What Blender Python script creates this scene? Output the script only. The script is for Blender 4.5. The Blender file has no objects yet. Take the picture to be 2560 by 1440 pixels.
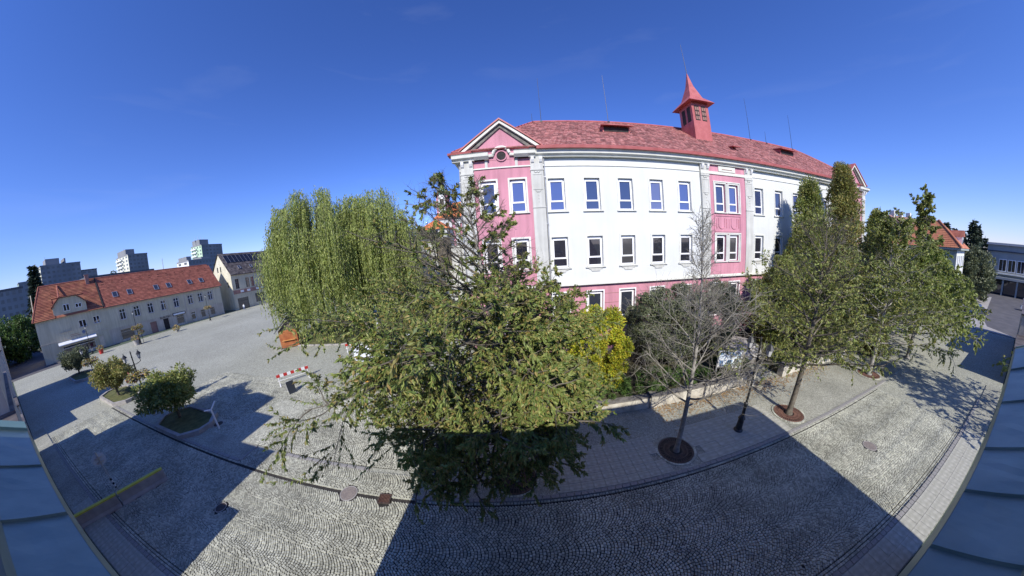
import bpy, bmesh, math, random
import numpy as np
from mathutils import Vector, Matrix

SC = bpy.context.scene
COL = SC.collection
R = math.radians
PI = math.pi

# ---------------------------------------------------------------- camera (wide fisheye webcam on the cornice)
CAM_H = 9.5
cd = bpy.data.cameras.new('camera')
cam = bpy.data.objects.new('camera', cd); COL.objects.link(cam); SC.camera = cam
cd.type = 'PANO'
cd.sensor_fit = 'HORIZONTAL'; cd.sensor_width = 36.0; cd.sensor_height = 20.25
cc = cd
cc.panorama_type = 'FISHEYE_LENS_POLYNOMIAL'
cc.fisheye_fov = R(240)
_F, _K, _K2 = 623.832, -0.0859731, 0.00703078
_r = np.linspace(1, 1500, 300) * 36 / 2560
_x = _r / 36 * 2560 / _F
_th = _x + _K * _x**3 + _K2 * _x**5
_c = np.linalg.lstsq(np.stack([_r, _r**2, _r**3, _r**4], 1), _th, rcond=None)[0]
cc.fisheye_polynomial_k0 = 0.0
cc.fisheye_polynomial_k1 = -_c[0]; cc.fisheye_polynomial_k2 = -_c[1]
cc.fisheye_polynomial_k3 = -_c[2]; cc.fisheye_polynomial_k4 = -_c[3]
_p, _ro = -0.1647239, -0.0635439
def _cam_axis(c):
    X = c[0]*math.cos(_ro) - c[1]*math.sin(_ro); Y = c[0]*math.sin(_ro) + c[1]*math.cos(_ro); Z = c[2]
    return Vector((X, Z*math.cos(_p) - Y*math.sin(_p), Z*math.sin(_p) + Y*math.cos(_p)))
_ax, _ay, _az = _cam_axis((1,0,0)), _cam_axis((0,1,0)), -_cam_axis((0,0,1))
M = Matrix((( _ax.x,_ay.x,_az.x,0),(_ax.y,_ay.y,_az.y,0),(_ax.z,_ay.z,_az.z,CAM_H),(0,0,0,1)))
cam.matrix_world = M
cd.clip_start = 0.05; cd.clip_end = 6000

# ---------------------------------------------------------------- light
SUN_EL, SUN_AZ = R(37.1), R(5.0)
w = bpy.data.worlds.new('World'); SC.world = w; w.use_nodes = True
nt = w.node_tree; bg = nt.nodes['Background']
sky = nt.nodes.new('ShaderNodeTexSky'); sky.sky_type = 'NISHITA'; sky.sun_disc = False
sky.sun_elevation = SUN_EL; sky.sun_rotation = R(180) + SUN_AZ
sky.altitude = 0; sky.air_density = 1.0; sky.dust_density = 0.0; sky.ozone_density = 3.5
_hs = nt.nodes.new('ShaderNodeHueSaturation'); _hs.inputs['Saturation'].default_value = 1.15      # the webcam's blue white balance
_wb = nt.nodes.new('ShaderNodeVectorMath'); _wb.operation = 'MULTIPLY'; _wb.inputs[1].default_value = (.90, .92, 1.48)
nt.links.new(sky.outputs[0], _hs.inputs['Color']); nt.links.new(_hs.outputs[0], _wb.inputs[0])
_tc = nt.nodes.new('ShaderNodeTexCoord'); _mp = nt.nodes.new('ShaderNodeMapping'); _mp.inputs['Scale'].default_value = (1.4, 1.0, 5.5); _mp.inputs['Rotation'].default_value = (.25, .35, .2)
_cn = nt.nodes.new('ShaderNodeTexNoise'); _cn.inputs['Scale'].default_value = 1.7; _cn.inputs['Detail'].default_value = 9; _cn.inputs['Distortion'].default_value = .6
nt.links.new(_tc.outputs['Generated'], _mp.inputs[0]); nt.links.new(_mp.outputs[0], _cn.inputs['Vector'])
_cr = nt.nodes.new('ShaderNodeMapRange'); _cr.inputs['From Min'].default_value = .58; _cr.inputs['From Max'].default_value = .85; _cr.inputs['To Max'].default_value = .07
nt.links.new(_cn.outputs['Fac'], _cr.inputs['Value'])
_cm = nt.nodes.new('ShaderNodeMixRGB'); _cm.inputs['Color2'].default_value = (5.5, 6.0, 7.2, 1)      # thin high cirrus
nt.links.new(_cr.outputs[0], _cm.inputs['Fac']); nt.links.new(_wb.outputs[0], _cm.inputs['Color1'])
nt.links.new(_cm.outputs[0], bg.inputs[0]); bg.inputs[1].default_value = 0.105
sd = bpy.data.lights.new('sun', 'SUN'); sd.energy = 4.4; sd.angle = R(0.5); sd.color = (1.0, 0.95, 0.86)
sun = bpy.data.objects.new('sun', sd); COL.objects.link(sun)
_d = Vector((math.sin(SUN_AZ)*math.cos(SUN_EL), math.cos(SUN_AZ)*math.cos(SUN_EL), -math.sin(SUN_EL)))
sun.rotation_euler = _d.to_track_quat('-Z', 'Y').to_euler(); sun.location = (0, -60, 60)
SC.view_settings.view_transform = 'Standard'; SC.view_settings.look = 'None'
SC.view_settings.exposure = 0.35; SC.view_settings.gamma = 1.0; SC.view_settings.use_curve_mapping = False
SC.cycles.caustics_reflective = False; SC.cycles.caustics_refractive = False; SC.cycles.max_bounces = 6; SC.cycles.transparent_max_bounces = 8

# ---------------------------------------------------------------- materials
def mat(name, c, c2=None, rough=0.85, scale=3.0, detail=6.0, bump=0.0, bscale=40.0, island=0.0, metal=0.0,
        spec=None, coat=0.0, lo=0.35, hi=0.65, bdist=0.01, streak=0.0):
    m = bpy.data.materials.new(name); m.use_nodes = True
    n = m.node_tree.nodes; l = m.node_tree.links; b = n['Principled BSDF']
    b.inputs['Roughness'].default_value = rough; b.inputs['Metallic'].default_value = metal
    if spec is not None: b.inputs['Specular IOR Level'].default_value = spec
    b.inputs['Coat Weight'].default_value = coat
    tc = n.new('ShaderNodeTexCoord')
    col = None
    if c2 is not None:
        nz = n.new('ShaderNodeTexNoise'); nz.inputs['Scale'].default_value = scale; nz.inputs['Detail'].default_value = detail
        l.new(tc.outputs['Object'], nz.inputs['Vector'])
        rp = n.new('ShaderNodeValToRGB'); rp.color_ramp.elements[0].position = lo; rp.color_ramp.elements[1].position = hi
        rp.color_ramp.elements[0].color = (*c, 1); rp.color_ramp.elements[1].color = (*c2, 1)
        l.new(nz.outputs['Fac'], rp.inputs['Fac']); col = rp.outputs['Color']
    if island:
        g = n.new('ShaderNodeNewGeometry')
        mp = n.new('ShaderNodeMapRange'); mp.inputs['To Min'].default_value = 1 - island; mp.inputs['To Max'].default_value = 1 + island
        l.new(g.outputs['Random Per Island'], mp.inputs['Value'])
        mx = n.new('ShaderNodeVectorMath'); mx.operation = 'SCALE'
        if col is not None: l.new(col, mx.inputs[0])
        else: mx.inputs[0].default_value = c
        l.new(mp.outputs[0], mx.inputs['Scale']); col = mx.outputs[0]
    if streak:
        mpg = n.new('ShaderNodeMapping'); mpg.inputs['Scale'].default_value = (2.2, 2.2, .16)
        sn = n.new('ShaderNodeTexNoise'); sn.inputs['Scale'].default_value = 1.6; sn.inputs['Detail'].default_value = 9
        l.new(tc.outputs['Object'], mpg.inputs[0]); l.new(mpg.outputs[0], sn.inputs['Vector'])
        sr = n.new('ShaderNodeMapRange'); sr.inputs['From Min'].default_value = .38; sr.inputs['From Max'].default_value = .62
        sr.inputs['To Min'].default_value = 1 - streak; sr.inputs['To Max'].default_value = 1.0
        l.new(sn.outputs['Fac'], sr.inputs['Value'])
        sx = n.new('ShaderNodeVectorMath'); sx.operation = 'SCALE'; l.new(col, sx.inputs[0]); l.new(sr.outputs[0], sx.inputs['Scale']); col = sx.outputs[0]
    if col is not None: l.new(col, b.inputs['Base Color'])
    else: b.inputs['Base Color'].default_value = (*c, 1)
    if bump:
        nb = n.new('ShaderNodeTexNoise'); nb.inputs['Scale'].default_value = bscale; nb.inputs['Detail'].default_value = 4
        l.new(tc.outputs['Object'], nb.inputs['Vector'])
        bp = n.new('ShaderNodeBump'); bp.inputs['Strength'].default_value = bump; bp.inputs['Distance'].default_value = bdist
        l.new(nb.outputs['Fac'], bp.inputs['Height']); l.new(bp.outputs[0], b.inputs['Normal'])
    return m

def leaf_mat(name, cols, trans=0.3, rough=0.55):
    m = bpy.data.materials.new(name); m.use_nodes = True
    n = m.node_tree.nodes; l = m.node_tree.links; b = n['Principled BSDF']; out = n['Material Output']
    g = n.new('ShaderNodeNewGeometry'); rp = n.new('ShaderNodeValToRGB')
    cr = rp.color_ramp
    while len(cr.elements) < len(cols): cr.elements.new(0.5)
    for i, c in enumerate(cols):
        cr.elements[i].position = i / (len(cols) - 1); cr.elements[i].color = (*c, 1)
    l.new(g.outputs['Random Per Island'], rp.inputs['Fac'])
    tc = n.new('ShaderNodeTexCoord'); nz = n.new('ShaderNodeTexNoise'); nz.inputs['Scale'].default_value = 0.9
    l.new(tc.outputs['Object'], nz.inputs['Vector'])
    mr = n.new('ShaderNodeMapRange'); mr.inputs['From Min'].default_value = .3; mr.inputs['From Max'].default_value = .7
    mr.inputs['To Min'].default_value = .72; mr.inputs['To Max'].default_value = 1.3
    l.new(nz.outputs['Fac'], mr.inputs['Value'])
    mx = n.new('ShaderNodeVectorMath'); mx.operation = 'SCALE'
    l.new(rp.outputs[0], mx.inputs[0]); l.new(mr.outputs[0], mx.inputs['Scale'])
    l.new(mx.outputs[0], b.inputs['Base Color']); b.inputs['Roughness'].default_value = rough
    t = n.new('ShaderNodeBsdfTranslucent'); l.new(mx.outputs[0], t.inputs[0])
    s = n.new('ShaderNodeMixShader'); s.inputs[0].default_value = trans
    l.new(b.outputs[0], s.inputs[1]); l.new(t.outputs[0], s.inputs[2]); l.new(s.outputs[0], out.inputs[0])
    return m

def paving_mat(name, c, c2, vs=9.0, bump=0.6, big=0.25):
    "small setts too far away or too small to build: cell joints as fine relief"
    m = bpy.data.materials.new(name); m.use_nodes = True
    n = m.node_tree.nodes; l = m.node_tree.links; b = n['Principled BSDF']; b.inputs['Roughness'].default_value = .8
    tc = n.new('ShaderNodeTexCoord')
    v = n.new('ShaderNodeTexVoronoi'); v.feature = 'DISTANCE_TO_EDGE'; v.inputs['Scale'].default_value = vs
    v2 = n.new('ShaderNodeTexVoronoi'); v2.inputs['Scale'].default_value = vs
    nz = n.new('ShaderNodeTexNoise'); nz.inputs['Scale'].default_value = big; nz.inputs['Detail'].default_value = 8
    for q in (v, v2, nz): l.new(tc.outputs['Object'], q.inputs['Vector'])
    rp = n.new('ShaderNodeValToRGB'); rp.color_ramp.elements[0].position = .35; rp.color_ramp.elements[1].position = .65
    rp.color_ramp.elements[0].color = (*c, 1); rp.color_ramp.elements[1].color = (*c2, 1)
    l.new(nz.outputs['Fac'], rp.inputs[0])
    sep = n.new('ShaderNodeSeparateColor'); l.new(v2.outputs['Color'], sep.inputs[0])
    mr = n.new('ShaderNodeMapRange'); mr.inputs['To Min'].default_value = .8; mr.inputs['To Max'].default_value = 1.2
    l.new(sep.outputs[0], mr.inputs['Value'])
    jr = n.new('ShaderNodeMapRange'); jr.inputs['From Max'].default_value = .09; jr.inputs['To Min'].default_value = .35
    l.new(v.outputs['Distance'], jr.inputs['Value'])
    mu = n.new('ShaderNodeMath'); mu.operation = 'MULTIPLY'; l.new(mr.outputs[0], mu.inputs[0]); l.new(jr.outputs[0], mu.inputs[1])
    mx = n.new('ShaderNodeVectorMath'); mx.operation = 'SCALE'; l.new(rp.outputs[0], mx.inputs[0]); l.new(mu.outputs[0], mx.inputs['Scale'])
    l.new(mx.outputs[0], b.inputs['Base Color'])
    bp = n.new('ShaderNodeBump'); bp.inputs['Strength'].default_value = bump; bp.inputs['Distance'].default_value = .01
    l.new(jr.outputs[0], bp.inputs['Height']); l.new(bp.outputs[0], b.inputs['Normal'])
    return m

MT = {}
MT['plaza'] = paving_mat('plaza_setts', (.35,.352,.285), (.43,.432,.355), 11, .4, .12)
MT['mosaic'] = paving_mat('mosaic_setts', (.31,.308,.25), (.42,.415,.34), 15, .6, .5)
MT['joint'] = mat('joint_sand', (.02,.018,.016), (.05,.045,.04), scale=6, rough=.95)
MT['cobble'] = mat('granite_cobble', (.34,.34,.275), (.50,.50,.41), scale=.55, island=.30, rough=.62, bump=.35, bscale=60)
MT['kerb'] = mat('granite_kerb', (.23,.22,.21), (.32,.31,.29), scale=5, island=.2, rough=.8, bump=.3)
MT['slab'] = mat('paving_slab', (.36,.355,.295), (.49,.48,.41), scale=2.5, island=.14, rough=.8, bump=.2)
MT['asphalt'] = mat('asphalt', (.075,.073,.08), (.11,.105,.11), scale=.6, rough=.9, bump=.3, bscale=80)
MT['grass'] = mat('grass', (.075,.09,.025), (.15,.15,.055), scale=3, rough=.95, bump=.8, bscale=60, bdist=.03)
MT['soil'] = mat('garden_soil', (.035,.04,.018), (.09,.085,.04), scale=2, rough=.95, bump=.8, bscale=30, bdist=.04)
MT['wallstone'] = mat('garden_wall_stone', (.36,.33,.27), (.56,.53,.45), scale=2.2, rough=.9, bump=.6, bscale=18, island=.1, bdist=.02)
MT['coping'] = mat('coping_stone', (.11,.10,.09), (.21,.195,.175), scale=4, rough=.85, bump=.4)
MT['white'] = mat('white_plaster', (.60,.615,.60), (.66,.675,.665), scale=.35, rough=.9, bump=.08, bscale=120, streak=.035)
MT['pink'] = mat('pink_plaster', (.53,.235,.295), (.60,.275,.34), scale=.5, rough=.9, bump=.08, bscale=120, streak=.16)
MT['grey'] = mat('grey_plaster', (.50,.50,.46), (.60,.60,.56), scale=.8, rough=.9, bump=.1, bscale=80, streak=.16)
MT['trim'] = mat('pale_trim', (.60,.60,.54), (.70,.70,.64), scale=1.5, rough=.85)
MT['frame'] = mat('white_window_frame', (.80,.80,.80), rough=.4)
MT['redsheet'] = mat('red_sheet_metal', (.36,.09,.085), (.45,.13,.125), scale=1.5, rough=.55, bump=.1)
MT['redroof'] = mat('worn_red_shingle', (.25,.085,.08), (.50,.26,.235), scale=4.5, detail=12, rough=.75, island=.38, lo=.40, hi=.75, bump=.3)
MT['darkwood'] = mat('dark_void', (.018,.016,.016), (.035,.03,.03), scale=5, rough=.9)
MT['tilered'] = mat('clay_tile', (.23,.072,.05), (.34,.12,.08), scale=1.6, rough=.8, island=.18, bump=.4)
MT['tilered2'] = mat('old_clay_tile', (.22,.065,.045), (.35,.14,.075), scale=.6, rough=.85, island=.2, bump=.4)
MT['tileorange'] = mat('orange_clay_tile', (.60,.17,.05), (.75,.25,.08), scale=.6, rough=.8, bump=.3)
MT['tilesoft'] = mat('faded_orange_tile', (.38,.13,.07), (.50,.20,.10), scale=.6, rough=.85, bump=.3)
MT['slate'] = mat('dark_slate', (.055,.045,.045), (.14,.12,.11), scale=1.2, rough=.7, island=.4, bump=.3)
MT['solar'] = mat('solar_cell', (.008,.009,.014), (.02,.022,.035), scale=2, rough=.15)
MT['alu'] = mat('aluminium', (.6,.6,.6), rough=.35, metal=.8)
MT['cream'] = mat('cream_plaster', (.58,.55,.42), (.68,.65,.52), scale=.5, rough=.9, streak=.16)
MT['greywall'] = mat('light_grey_plaster', (.50,.46,.34), (.58,.54,.41), scale=.4, rough=.9, streak=.16)
MT['tan'] = mat('tan_plaster', (.46,.41,.34), (.54,.49,.42), scale=.6, rough=.9, streak=.16)
MT['brown'] = mat('brown_band', (.24,.13,.11), (.33,.19,.16), scale=1, rough=.85)
MT['copper'] = mat('grey_green_sheet', (.13,.20,.19), (.22,.30,.28), scale=1.6, detail=10, rough=.42, metal=.25, bump=.25, bscale=9)
MT['verdigris'] = mat('verdigris', (.20,.36,.30), (.33,.50,.42), scale=.5, rough=.7)
MT['concrete'] = mat('concrete', (.30,.285,.27), (.40,.38,.36), scale=2.5, rough=.9, bump=.4)
MT['yellow'] = mat('yellow_paint', (.60,.55,.05), (.68,.62,.09), scale=3, rough=.7)
MT['black'] = mat('black_iron', (.012,.013,.013), (.025,.025,.025), scale=6, rough=.45)
MT['iron'] = mat('rusty_cast_iron', (.11,.05,.035), (.19,.10,.07), scale=8, rough=.7, bump=.4)
MT['irondark'] = mat('dark_cast_iron', (.05,.035,.03), (.10,.065,.05), scale=8, rough=.7, bump=.4)
MT['manhole'] = mat('manhole_iron', (.20,.17,.155), (.28,.24,.21), scale=12, rough=.6, bump=.7, bscale=50)
MT['steel'] = mat('galvanised_steel', (.45,.45,.44), (.55,.55,.54), scale=4, rough=.4, metal=.6)
MT['bark'] = mat('grey_bark', (.20,.185,.16), (.36,.34,.30), scale=5, rough=.9, bump=.7, bscale=25, bdist=.02)
MT['twig'] = mat('silvery_twig', (.17,.155,.125), (.30,.28,.235), scale=3, rough=.85)
MT['barkdark'] = mat('dark_bark', (.09,.075,.055), (.17,.15,.115), scale=5, rough=.9, bump=.7, bscale=25, bdist=.02)
MT['wood'] = mat('varnished_wood', (.30,.09,.03), (.42,.15,.05), scale=2, rough=.6)
MT['woodlight'] = mat('orange_wood', (.55,.26,.08), (.65,.33,.12), scale=2, rough=.6)
MT['roofgrey'] = mat('grey_roof_felt', (.075,.08,.095), (.11,.115,.13), scale=2, rough=.8)
MT['red'] = mat('red_paint', (.45,.02,.02), (.52,.04,.03), scale=2, rough=.5)
MT['canvas'] = mat('white_canvas', (.70,.72,.74), (.78,.80,.82), scale=1, rough=.8)
MT['ochre'] = mat('ochre_canvas', (.68,.36,.06), (.78,.46,.12), scale=1, rough=.8)
MT['skin'] = mat('skin', (.45,.26,.19), (.5,.3,.22), scale=4, rough=.6)
MT['denim'] = mat('blue_cloth', (.10,.13,.22), (.15,.19,.30), scale=6, rough=.9)
MT['cloth'] = mat('pale_striped_cloth', (.50,.56,.66), (.74,.76,.80), scale=9, rough=.9)
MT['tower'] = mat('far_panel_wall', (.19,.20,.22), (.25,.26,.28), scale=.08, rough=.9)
MT['towerlit'] = mat('sunlit_panel_wall', (.62,.62,.50), (.70,.70,.58), scale=.08, rough=.9)  # sunlit tone of the towers, brighter than their shaded wall
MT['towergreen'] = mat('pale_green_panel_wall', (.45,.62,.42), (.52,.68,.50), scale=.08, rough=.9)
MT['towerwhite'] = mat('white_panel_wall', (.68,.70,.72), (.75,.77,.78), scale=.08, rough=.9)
MT['winfar'] = mat('far_window', (.10,.105,.115), (.17,.18,.19), scale=.3, rough=.3)
MT['modern'] = mat('grey_render', (.30,.32,.31), (.36,.38,.37), scale=.3, rough=.9)
MT['greengray'] = mat('green_grey_plaster', (.24,.28,.25), (.30,.34,.31), scale=.3, rough=.9)
MT['hill'] = mat('hill_woodland', (.05,.075,.05), (.09,.12,.08), scale=.01, rough=1)
MT['carred'] = mat('red_car_paint', (.42,.015,.02), rough=.25, coat=.6)
MT['cardark'] = mat('dark_car_paint', (.03,.035,.045), rough=.25, coat=.6)
MT['carlight'] = mat('white_car_paint', (.6,.62,.64), rough=.25, coat=.6)
MT['tyre'] = mat('tyre_rubber', (.015,.015,.015), rough=.9)
MT['signback'] = mat('grey_sign_back', (.42,.50,.58), (.48,.56,.64), scale=4, rough=.5)
MT['board'] = mat('info_board_print', (.10,.20,.36), (.72,.80,.86), scale=4.5, detail=3, rough=.6, lo=.44, hi=.5)
MT['blinddark'] = mat('dark_vertical_blind', (.035,.033,.04), (.06,.055,.065), scale=9, rough=.8)
def glass(name, c, rough=.03, ior=1.9):
    m = mat(name, c, rough=rough); b = m.node_tree.nodes['Principled BSDF']; b.inputs['IOR'].default_value = ior
    b.inputs['Specular IOR Level'].default_value = .5; return m
MT['glassblue'] = glass('sky_tinted_pane', (.075,.105,.27))  # blue base stands in for the sky reflected in the top-floor panes
MT['glassdark'] = glass('dark_pane', (.022,.022,.032))
MT['glassmid'] = glass('pane', (.03,.035,.05))
MT['glassblue2'] = glass('sky_tinted_pane_with_blind', (.12,.14,.27), .05)  # paler variant of the painted sky reflection
MT['glassblue3'] = glass('sky_tinted_pane_dim_room', (.04,.055,.13), .02)  # darker variant of the painted sky reflection
MT['glassdark2'] = glass('dark_pane_with_curtain', (.06,.058,.062), .06)
MT['glassdark3'] = glass('dark_pane_reflecting', (.012,.012,.02), .015)
MT['lampglass'] = glass('lamp_glass', (.5,.5,.48), .2, 1.5)
MT['leafbig'] = leaf_mat('cherry_leaf', [(0.083,0.135,0.028),(0.143,0.197,0.047),(0.218,0.277,0.063),(0.285,0.304,0.094),(0.335,0.234,0.077)], .3)
MT['leafolive'] = leaf_mat('olive_leaf', [(0.118,0.145,0.036),(0.196,0.242,0.058),(0.274,0.328,0.083),(0.333,0.292,0.091),(0.217,0.292,0.054)], .3)
MT['leafolive2'] = leaf_mat('autumn_leaf', [(0.118,0.134,0.041),(0.217,0.219,0.065),(0.294,0.292,0.083),(0.392,0.292,0.091),(0.235,0.315,0.054)], .3)
MT['leafyellow'] = leaf_mat('yellow_green_leaf', [(0.193,0.251,0.020),(0.330,0.396,0.030),(0.522,0.528,0.040),(0.619,0.475,0.050),(0.275,0.396,0.030)], .35)
MT['leafgreen'] = leaf_mat('hedge_leaf', [(0.033,0.072,0.016),(0.065,0.130,0.026),(0.117,0.208,0.039),(0.091,0.117,0.039)], .25)
MT['leafdark'] = leaf_mat('dark_shrub_leaf', [(0.058,0.081,0.042),(0.108,0.132,0.066),(0.166,0.183,0.094),(0.196,0.224,0.113)], .2)
MT['leafwillow'] = leaf_mat('willow_leaf', [(0.156,0.210,0.042),(0.239,0.295,0.067),(0.332,0.380,0.095),(0.415,0.447,0.134)], .35)
MT['leafdry'] = leaf_mat('fallen_leaf', [(.20,.11,.05),(.34,.20,.08),(.45,.30,.13),(.24,.13,.08)], .1)
MT['needle'] = leaf_mat('spruce_needle', [(.02,.035,.02),(.035,.055,.03),(.05,.07,.04)], .1)
MT['flower'] = leaf_mat('flower_petals', [(.40,.05,.09),(.45,.35,.06),(.55,.45,.12),(.10,.16,.03),(.60,.58,.5),(.07,.11,.03)], .2)

# ---------------------------------------------------------------- mesh helpers
class MB:
    def __init__(s): s.v = []; s.f = []; s.m = []; s.mi = 0
    def add(s, vs, fs):
        k = len(s.v); s.v += [tuple(p) for p in vs]; s.f += [tuple(i + k for i in f) for f in fs]; s.m += [s.mi] * len(fs)
        return s
    def box(s, x0, x1, y0, y1, z0, z1):
        return s.add([(x0,y0,z0),(x1,y0,z0),(x1,y1,z0),(x0,y1,z0),(x0,y0,z1),(x1,y0,z1),(x1,y1,z1),(x0,y1,z1)],
                     [(0,3,2,1),(4,5,6,7),(0,1,5,4),(1,2,6,5),(2,3,7,6),(3,0,4,7)])
    def cbox(s, cx, cy, cz, sx, sy, sz, rz=0.0):
        c, n = math.cos(rz), math.sin(rz); o = []
        for z in (-sz/2, sz/2):
            for x, y in ((-sx/2,-sy/2),(sx/2,-sy/2),(sx/2,sy/2),(-sx/2,sy/2)):
                o.append((cx + x*c - y*n, cy + x*n + y*c, cz + z))
        return s.add(o, [(0,3,2,1),(4,5,6,7),(0,1,5,4),(1,2,6,5),(2,3,7,6),(3,0,4,7)])
    def prism(s, poly, axis, a, b):
        "extrude a polygon; axis 'y': poly is (x,z) list from y=a to y=b; 'z': (x,y); 'x': (y,z)"
        n = len(poly)
        def P(p, t):
            return {'y': (p[0], t, p[1]), 'z': (p[0], p[1], t), 'x': (t, p[0], p[1])}[axis]
        return s.add([P(p, a) for p in poly] + [P(p, b) for p in poly],
                     [tuple(range(n)), tuple(range(2*n-1, n-1, -1))] + [(i, i+n, (i+1) % n + n, (i+1) % n) for i in range(n)])
    def lathe(s, prof, n=16, cx=0, cy=0, cz=0, caps=True):
        vs = []; fs = []
        for r, z in prof:
            for i in range(n):
                a = 2*PI*i/n; vs.append((cx + r*math.cos(a), cy + r*math.sin(a), cz + z))
        for k in range(len(prof)-1):
            for i in range(n):
                j = (i+1) % n; fs.append((k*n+i, k*n+j, (k+1)*n+j, (k+1)*n+i))
        if caps: fs += [tuple(range(n-1, -1, -1)), tuple((len(prof)-1)*n + i for i in range(n))]
        return s.add(vs, fs)
    def tube(s, pts, r0, r1=None, n=6):
        r1 = r0 if r1 is None else r1
        pts = [Vector(p) for p in pts]; vs = []; fs = []
        for k, p in enumerate(pts):
            d = (pts[min(k+1, len(pts)-1)] - pts[max(k-1, 0)]).normalized()
            a = d.orthogonal().normalized(); b = d.cross(a)
            r = r0 + (r1-r0)*k/(len(pts)-1)
            for i in range(n):
                t = 2*PI*i/n; vs.append(p + a*r*math.cos(t) + b*r*math.sin(t))
        for k in range(len(pts)-1):
            for i in range(n):
                j = (i+1) % n; fs.append((k*n+i, k*n+j, (k+1)*n+j, (k+1)*n+i))
        fs += [tuple(range(n-1, -1, -1)), tuple((len(pts)-1)*n + i for i in range(n))]
        return s.add(vs, fs)
    def disc(s, cx, cy, r, z0, z1, n=28):
        return s.lathe([(r, z0), (r, z1)], n, cx, cy)

def props(o, **kw):
    for k, v in kw.items():
        if v is not None: o[k] = v
    return o
def obj(name, mb, m, parent=None, smooth=False, **kw):
    me = bpy.data.meshes.new(name); me.from_pydata(mb.v, [], mb.f)
    mm = m if isinstance(m, (list, tuple)) else [m]
    for q in mm: me.materials.append(q)
    if len(mm) > 1: me.polygons.foreach_set('material_index', mb.m)
    bm = bmesh.new(); bm.from_mesh(me); bmesh.ops.recalc_face_normals(bm, faces=bm.faces); bm.to_mesh(me); bm.free()
    if smooth: me.polygons.foreach_set('use_smooth', [True]*len(me.polygons))
    me.update()
    return inst(name, me, parent, **kw)
def inst(name, me, parent=None, loc=(0,0,0), rz=0.0, **kw):
    o = bpy.data.objects.new(name, me); COL.objects.link(o); o.parent = parent
    o.location = loc; o.rotation_euler = (0, 0, rz)
    return props(o, **kw)
def npmesh(name, V, F, m, smooth=False):
    V = np.asarray(V, dtype=np.float32); F = np.asarray(F, dtype=np.int32)
    me = bpy.data.meshes.new(name); k = F.shape[1]
    me.vertices.add(len(V)); me.vertices.foreach_set('co', V.ravel())
    me.loops.add(F.size); me.loops.foreach_set('vertex_index', F.ravel())
    me.polygons.add(len(F)); me.polygons.foreach_set('loop_start', np.arange(0, F.size, k, dtype=np.int32))
    me.polygons.foreach_set('loop_total', np.full(len(F), k, dtype=np.int32))
    me.polygons.foreach_set('use_smooth', np.full(len(F), smooth))
    me.materials.append(m); me.update(calc_edges=True); me.validate()
    return me
def thing(name, label, cat, loc=(0,0,0), rz=0.0, group=None):
    o = bpy.data.objects.new(name, None); COL.objects.link(o); o.empty_display_size = .3
    o.location = loc; o.rotation_euler = (0, 0, rz)
    return props(o, label=label, category=cat, group=group)
def copy_tree(o, loc, rz=0.0, label=None, parent=None, scale=None):
    c = o.copy(); COL.objects.link(c)
    if parent is None:
        c.location = loc; c.rotation_euler = (0, 0, rz)
        if scale: c.scale = (scale, scale, scale)
    else: c.parent = parent
    if label: c['label'] = label
    for ch in list(o.children): copy_tree(ch, None, parent=c)
    return c
# ---------------------------------------------------------------- setting: ground, street, pavements
RNG = np.random.default_rng(7); random.seed(5)
def sheet(name, x0, x1, y0, y1, z, m, parent=None, **kw):
    mb = MB().add([(x0,y0,z),(x1,y0,z),(x1,y1,z),(x0,y1,z)], [(0,1,2,3)])
    return obj(name, mb, m, parent, **kw)
ground = sheet('ground', -2500, 2500, -1500, 3500, -0.05, MT['hill'], kind='structure')
square = sheet('square', -76.5, 60, 6.5, 75, 0.0, MT['plaza'], kind='structure')
street = sheet('street', -127, 60, -0.45, 6.6, 0.004, MT['plaza'], kind='structure')
road = sheet('side_road', -160, -76.5, -60, 12.5, 0.006, MT['asphalt'], kind='structure')
road2 = sheet('car_park', 57, 140, -20, 60, 0.008, MT['asphalt'], kind='structure')

def stones(cx, cy, ang, L, W, zt, h=0.05, rng=RNG, tz=0.006):
    "one small frustum per stone, vectorised: top face a little smaller than the foot"
    n = len(cx); ca, sa = np.cos(ang), np.sin(ang)
    V = np.zeros((n, 8, 3)); q = np.array([(-1,-1),(1,-1),(1,1),(-1,1)])
    jit = rng.uniform(-.09, .09, (n, 4, 2))
    for k in range(8):
        sc = 1.0 if k < 4 else .84
        lx = (q[k % 4][0] + jit[:, k % 4, 0]) * L/2 * sc; ly = (q[k % 4][1] + jit[:, k % 4, 1]) * W/2 * sc
        V[:, k, 0] = cx + lx*ca - ly*sa; V[:, k, 1] = cy + lx*sa + ly*ca
        V[:, k, 2] = zt + (0 if k >= 4 else -h) + (rng.uniform(-tz, tz, n)*.4 if k >= 4 else 0)
    F = np.array([(4,5,6,7),(0,1,5,4),(1,2,6,5),(2,3,7,6),(3,0,4,7)])
    FF = (F[None] + (np.arange(n)*8)[:, None, None]).reshape(-1, 4)
    return V.reshape(-1, 3), FF
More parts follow.
